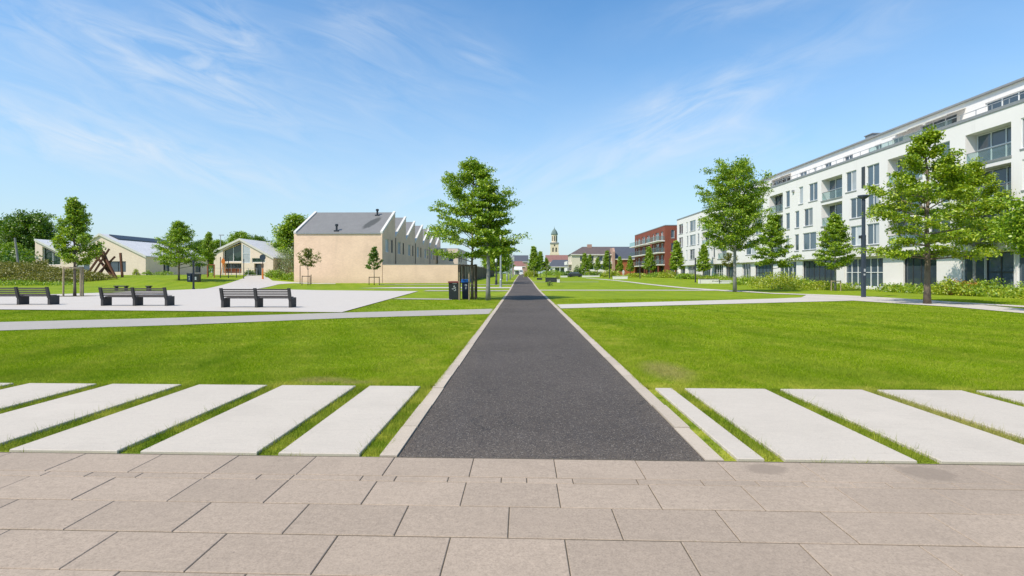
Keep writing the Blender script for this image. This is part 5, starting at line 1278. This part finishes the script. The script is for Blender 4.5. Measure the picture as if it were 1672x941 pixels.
# person far away by the orange wall: pale clothes, walking
def person(px, D, label):
    x, y = P(px, D); t = thing('person', label, 'person', (x, y, h(x, y)), 0)
    me = bpy.data.meshes.new('body'); bm = bmesh.new(); lay = bm.verts.layers.skin.verify()
    J = {'pel': (0, 0, .95, .15), 'chest': (0, 0, 1.3, .17), 'neck': (0, 0, 1.5, .065), 'head': (0, -.01, 1.64, .1), 'top': (0, 0, 1.74, .07),
         'hl': (-.1, 0, .9, .11), 'kl': (-.11, -.12, .5, .07), 'fl': (-.11, -.1, .06, .05), 'tl': (-.11, -.24, .04, .04), 'hr': (.1, 0, .9, .11), 'kr': (.11, .02, .5, .07), 'fr': (.11, .22, .08, .05), 'tr': (.11, .1, .03, .04),
         'sl': (-.2, 0, 1.42, .07), 'el': (-.27, .05, 1.14, .05), 'wl': (-.27, -.06, .88, .035), 'dl': (-.26, -.09, .78, .04), 'sr': (.2, 0, 1.42, .07), 'er': (.27, -.02, 1.14, .05), 'wr': (.28, -.12, .9, .035), 'dr': (.28, -.15, .8, .04)}
    V = {}
    for k_, (a, b, c, r) in J.items():
        V[k_] = bm.verts.new((a, b, c)); V[k_][lay].radius = (r, r * .8)
    for a, b in [('pel', 'chest'), ('chest', 'neck'), ('neck', 'head'), ('head', 'top'), ('pel', 'hl'), ('hl', 'kl'), ('kl', 'fl'), ('fl', 'tl'), ('pel', 'hr'), ('hr', 'kr'), ('kr', 'fr'), ('fr', 'tr'), ('chest', 'sl'), ('sl', 'el'), ('el', 'wl'), ('wl', 'dl'), ('chest', 'sr'), ('sr', 'er'), ('er', 'wr'), ('wr', 'dr')]: bm.edges.new((V[a], V[b]))
    V['pel'][lay].use_root = True
    bm.to_mesh(me); bm.free(); me.materials.append(M['render_grey'])
    o = bpy.data.objects.new('body', me); COL.objects.link(o); o.parent = t
    o.modifiers.new('skin', 'SKIN'); s = o.modifiers.new('sub', 'SUBSURF'); s.levels = 1; s.render_levels = 2
    mb = MB(); mb.lathe([(.03, 1.66), (.115, 1.68), (.11, 1.74), (.06, 1.79), (.01, 1.8)], 12, (0, .01, 0)); mb.build('hair', M['stake_dark'], t, smooth=True)
person(1018, 128, 'person in pale clothes walking before the orange brick wall')

# ------------------------------------------------------------------ planting
def leaf_stuff(name, label, cat, cen, sig, per, size, mat, kind=None, up=.3, seed=1):
    v = leaf_quads(np.random.default_rng(seed), np.array(cen), np.array(sig), per, size, up)
    o = np_mesh(name, v, 4, M[mat], kind); o['label'] = label; o['category'] = cat
    return o
# heath-like shrub bank at far left
rs = np.random.default_rng(5); cen = []; sig = []
for i in range(1500):
    x = rs.uniform(-82, -54.5); y = rs.uniform(63, 73)
    e = min(1, max(0, (-54 - x) / 7)) ** .6; prof = math.sin(PI * min(1, max(0.02, (y - 62.5) / 11))) ** .5
    top = 2.6 * e * prof * (.8 + .25 * math.sin(x * 1.1 + y) * math.cos(y * .9))
    z = h(x, y) + top * (1 - .55 * rs.random() ** 2)
    cen.append((x, y, z)); sig.append((.42, .4, .16))
leaf_stuff('shrub_bank', 'broad bank of brownish green shrubs behind the benches at far left', 'shrubs', cen, sig, 34, .2, 'leaf_heath', 'stuff')
cen = []; sig = []
for i in range(420):
    x = rs.uniform(-80, -52); y = rs.uniform(60.8, 63.6); e = min(1, max(0, (-51 - x) / 6))
    cen.append((x, y, h(x, y) + .45 * e * rs.random())); sig.append((.5, .4, .12))
leaf_stuff('low_planting', 'low green plants along the foot of the brownish shrub bank', 'ground cover', cen, sig, 30, .16, 'leaf_mid', 'stuff', seed=3)
# perennial bed in front of the white block
cen = []; sig = []; cy_ = []; sy_ = []
for i in range(2600):
    y = 33 + 88 * rs.random() ** 1.35; x = rs.uniform(32.6, 35.3)
    if 52 < y < 58: continue
    hgt = (.55 + .4 * math.sin(y * .7) * math.sin(y * .23 + 1)) * rs.uniform(.4, 1.1)
    (cen if rs.random() < .6 else cy_).append((x, y, h(x, y) + max(.1, hgt * rs.uniform(.3, 1))))
sig = [(.28, .3, .2)] * len(cen); sy_ = [(.25, .3, .2)] * len(cy_)
leaf_stuff('perennial_bed', 'strip of mixed green perennials along the foot of the white block', 'flower bed', cen, sig, 22, .17, 'leaf_mid', 'stuff', .1, 6)
leaf_stuff('meadow_planting', 'yellow green meadow plants mixed into the strip before the white block', 'flower bed', cy_, sy_, 22, .16, 'leaf_yellow', 'stuff', .1, 7)
def shrub(px, D, w, hh, label, mat, per=26, n=60, leaf=.16, group=None, name='shrub'):
    x, y = P(px, D); z = h(x, y); r_ = np.random.default_rng(int(abs(px) * 7 + D)); t = thing(name, label, 'shrub', (x, y, z), 0, group)
    c = []
    for i in range(n):
        a = r_.uniform(0, 2 * PI); q = r_.random() ** .5; top = hh * math.sqrt(max(.05, 1 - q * q))
        c.append((w / 2 * q * math.cos(a), w / 2 * q * math.sin(a), top * r_.uniform(.25, 1) * .92))
    v = leaf_quads(r_, np.array(c), np.tile([[w * .09, w * .09, hh * .09]], (n, 1)), per, leaf, .3)
    np_mesh('foliage', v, 4, M[mat], None, t)
    mb = MB()
    for q in range(5):
        a = q * 1.3; mb.tube([(0, 0, -.05), (w * .12 * math.cos(a), w * .12 * math.sin(a), hh * .4), (w * .25 * math.cos(a), w * .25 * math.sin(a), hh * .75)], [.03, .022, .01], 5)
    mb.build('stems', M['bark'], t)
    return t
shrub(1275, 58, 4.6, 1.9, 'large yellow green shrub before the middle of the white block', 'leaf_yellow', 34, 110)
shrub(1240, 63, 2.6, 1.2, 'smaller yellow green shrub left of the large one', 'leaf_yellow', 30, 50)
shrub(1340, 56, 2.6, 1.0, 'low yellow green shrub right of the large one', 'leaf_yellow', 30, 50)
shrub(1575, 42, 2.2, 1.35, 'shrub with orange tinted tips below the slim tree at right', 'flower_orange', 22, 40, .13)
shrub(1553, 42.5, 2.3, 1.55, 'green shrub right of the large tree trunk at right', 'leaf_yellow', 28, 50)
shrub(1615, 41, 2.4, 1.5, 'pale green shrub at right below the big windows', 'leaf_mid', 28, 50)
shrub(1655, 39.5, 2.6, 1.1, 'low green shrub close to the right edge', 'leaf_mid', 28, 50)
shrub(1215, 72, 3.2, 1.0, 'round green shrub just right of the tall round tree trunk', 'leaf_mid', 28, 50)
shrub(1075, 118, 5, 1.3, 'mixed green shrub before the red apartment house', 'leaf_mid', 26, 60, .25)
shrub(1092, 115, 4, 1.7, 'yellow green shrub at the corner of the red house', 'leaf_yellow', 26, 60, .25)
shrub(1040, 122, 5, 1.1, 'low clipped shrub below the red balconies', 'leaf_yellow', 26, 60, .25)
shrub(1120, 105, 4, 1.2, 'green shrub at the far end of the white block', 'leaf_mid', 26, 60, .25)
shrub(867, 150, 3.2, 2.9, 'rounded yellow green bush at the right edge of the far path', 'leaf_yellow', 26, 60, .3)
shrub(928, 155, 3.0, 1.7, 'dark rounded bush beside the cream house wall', 'leaf_dark', 26, 60, .3)
shrub(945, 158, 3.0, 3.4, 'dark clipped bush before the cream house front', 'leaf_dark', 26, 60, .3)
shrub(968, 158, 9.0, 1.6, 'long green hedge before the cream house', 'leaf_mid', 26, 90, .3)
shrub(998, 130, 4.0, 1.9, 'yellow green bush at the party wall of the orange house', 'leaf_yellow', 26, 60, .3)
shrub(905, 200, 9.0, 2.2, 'green bushes before the veranda house', 'leaf_mid', 26, 90, .35)
shrub(910, 90, 1.1, 1.3, 'small yellow green plant behind the pale cube', 'leaf_yellow', 20, 24, .12)
shrub(897, 68, .7, .85, 'single small plant on the lawn right of the path', 'leaf_dark', 16, 16, .1)
shrub(443, 88, 2.0, 1.4, 'round green bush left of the brick house, by the school wall', 'leaf_mid', 24, 50, .18)
shrub(456, 86, 2.0, 1.5, 'round green bush second from the school door', 'leaf_mid', 24, 50, .18)
shrub(476, 84, 2.4, 1.3, 'round green bush against the corner of the brick house', 'leaf_mid', 24, 50, .18)
shrub(408, 91, 1.6, 1.1, 'low green bush left of the school door', 'leaf_dark', 24, 40, .18)
shrub(470, 98, 4.2, 6.0, 'pale blossoming bush between school and brick house', 'leaf_pale', 26, 110, .22)
shrub(223, 92, 1.0, 1.2, 'small bush at the right corner of the school hall gable', 'leaf_yellow', 20, 30, .15)
shrub(240, 92, 1.5, .9, 'low bush at the side wall of the school hall', 'leaf_mid', 20, 30, .15)
shrub(268, 93, 3, .9, 'low bushes below the side windows of the school hall', 'leaf_mid', 20, 40, .15)
for px, D, w, hh, lab in [(-20, 98, 14, 5.2, 'dense dark undergrowth at the left edge behind the shrub bank'), (30, 96, 10, 5.0, 'dense dark undergrowth left of the zigzag school hall'), (70, 112, 12, 6, 'dense dark undergrowth directly behind the zigzag school hall')]:
    shrub(px, D, w, hh, lab, 'leaf_dark', 30, 120, .4)

# ------------------------------------------------------------------ light
EL = 51.0
az = math.atan2(.57, .82)
sd = Vector((-.77 * math.cos(R(EL)), -.638 * math.cos(R(EL)), math.sin(R(EL))))
sun = bpy.data.lights.new('sun', 'SUN'); sun.energy = 3.9; sun.angle = R(.5); sun.color = (1.0, .92, .79)
so = bpy.data.objects.new('sun', sun); COL.objects.link(so); so.rotation_euler = sd.to_track_quat('Z', 'Y').to_euler()

w = bpy.data.worlds.new('World'); scene.world = w; w.use_nodes = True
nt = w.node_tree; nt.nodes.clear()
class WN(NT):
    def __init__(self): self.t = nt
wn = WN()
out = wn.n('ShaderNodeOutputWorld'); bgd = wn.n('ShaderNodeBackground'); bgd.inputs['Strength'].default_value = .15
sky = wn.n('ShaderNodeTexSky', sky_type='NISHITA'); sky.sun_disc = False; sky.sun_elevation = R(EL); sky.sun_rotation = math.atan2(sd.x, sd.y)
sky.air_density = 1.0; sky.dust_density = .6; sky.ozone_density = 2.5; sky.altitude = 50
tc = wn.n('ShaderNodeTexCoord'); sp = wn.n('ShaderNodeSeparateXYZ'); wn.l(tc.outputs['Generated'], sp.inputs[0])
# cirrus in plain direction space: u to the east, v upwards, north ahead
yy_ = wn.math('MAXIMUM', wn.math('ABSOLUTE', sp.outputs[1]), .05)
U = wn.math('DIVIDE', sp.outputs[0], yy_); V = wn.math('DIVIDE', sp.outputs[2], yy_)
cb_ = wn.n('ShaderNodeCombineXYZ'); wn.l(U, cb_.inputs[0]); wn.l(V, cb_.inputs[1])
def streaks(rot, scl, nscale, detail, dist, off_=(0, 0, 0)):
    mp = wn.n('ShaderNodeMapping'); mp.vector_type = 'TEXTURE'; mp.inputs['Rotation'].default_value = (0, 0, R(rot)); mp.inputs['Location'].default_value = off_
    mp.inputs['Scale'].default_value = (*scl, 1); wn.l(cb_.outputs[0], mp.inputs[0]); return wn.noise(nscale, detail, .6, mp.outputs[0], None, dist)
def blob(u, v, a, b_, rot):
    mp = wn.n('ShaderNodeMapping'); mp.vector_type = 'TEXTURE'; mp.inputs['Location'].default_value = (u, v, 0); mp.inputs['Rotation'].default_value = (0, 0, R(rot)); mp.inputs['Scale'].default_value = (a, b_, 1)
    wn.l(cb_.outputs[0], mp.inputs[0]); ln = wn.n('ShaderNodeVectorMath', operation='LENGTH'); wn.l(mp.outputs[0], ln.inputs[0])
    return wn.math('POWER', 2.718, wn.math('MULTIPLY', wn.math('POWER', ln.outputs['Value'], 2.0), -1.0))
def total(bl):
    t = None
    for amp, *q in bl:
        m_ = wn.math('MULTIPLY', blob(*q), amp); t = m_ if t is None else wn.math('ADD', t, m_)
    return t
def PX(px, py): return ((px - 852) / F, (447 - py) / F)
left_b = total([(1.0, *PX(330, 125), .20, .05, -24), (.95, *PX(345, 35), .11, .05, -30), (.8, *PX(90, 215), .30, .055, -14), (.7, *PX(300, 262), .26, .035, -12), (.55, *PX(60, 60), .3, .10, -20), (.4, *PX(600, 130), .2, .10, -20), (.45, *PX(590, 40), .09, .05, 0), (.4, *PX(780, 95), .10, .04, -35)])
right_b = total([(.75, *PX(1130, 165), .17, .055, 24), (.7, *PX(1100, 225), .17, .05, 18), (.6, *PX(1200, 15), .16, .03, 10), (.45, *PX(960, 280), .25, .06, 14), (.4, *PX(1380, 70), .2, .06, 30), (.4, *PX(1250, 245), .12, .03, 5), (.5, *PX(760, 300), .22, .045, 8)])
nl = wn.ramp(streaks(-22, (1, .22), 5.0, 9, 1.0), [(.36, (0, 0, 0)), (.74, (1, 1, 1))])
nr = wn.ramp(streaks(22, (1, .3), 4.6, 9, 1.0, (3, 1, 0)), [(.34, (0, 0, 0)), (.76, (1, 1, 1))])
vl = wn.ramp(streaks(-8, (1, .45), 1.8, 6, .6, (7, 2, 0)), [(.36, (0, 0, 0)), (.80, (1, 1, 1))])
dens = wn.math('ADD', wn.math('MULTIPLY', left_b, nl), wn.math('ADD', wn.math('MULTIPLY', right_b, nr), wn.math('MULTIPLY', vl, .14)), True)
hs = wn.n('ShaderNodeHueSaturation'); hs.inputs['Saturation'].default_value = 1.2; hs.inputs['Value'].default_value = 1.12; wn.l(sky.outputs[0], hs.inputs['Color'])
# thin ground haze low in the sky
low = wn.math('POWER', wn.math('SUBTRACT', 1.0, wn.math('MULTIPLY', wn.math('MAXIMUM', sp.outputs[2], 0.0), 2.1), True), 1.45)
base_ = wn.mix(wn.math('MULTIPLY', low, .86), wn.mix(1.0, hs.outputs[0], (.92, 1.02, 1.0), 'MULTIPLY'), (2.8, 3.5, 4.2, 1))
col = wn.mix(wn.math('MULTIPLY', dens, .64), base_, (4.2, 4.55, 4.95, 1))
wn.l(col, bgd.inputs[0]); wn.l(bgd.outputs[0], out.inputs[0])

scene.render.engine = 'CYCLES'
scene.cycles.use_denoising = True
scene.cycles.max_bounces = 6; scene.cycles.transparent_max_bounces = 8
vs_ = scene.view_settings; vs_.view_transform = 'Standard'; vs_.look = 'None'; vs_.exposure = 0.35; vs_.gamma = 1.0; vs_.use_curve_mapping = False
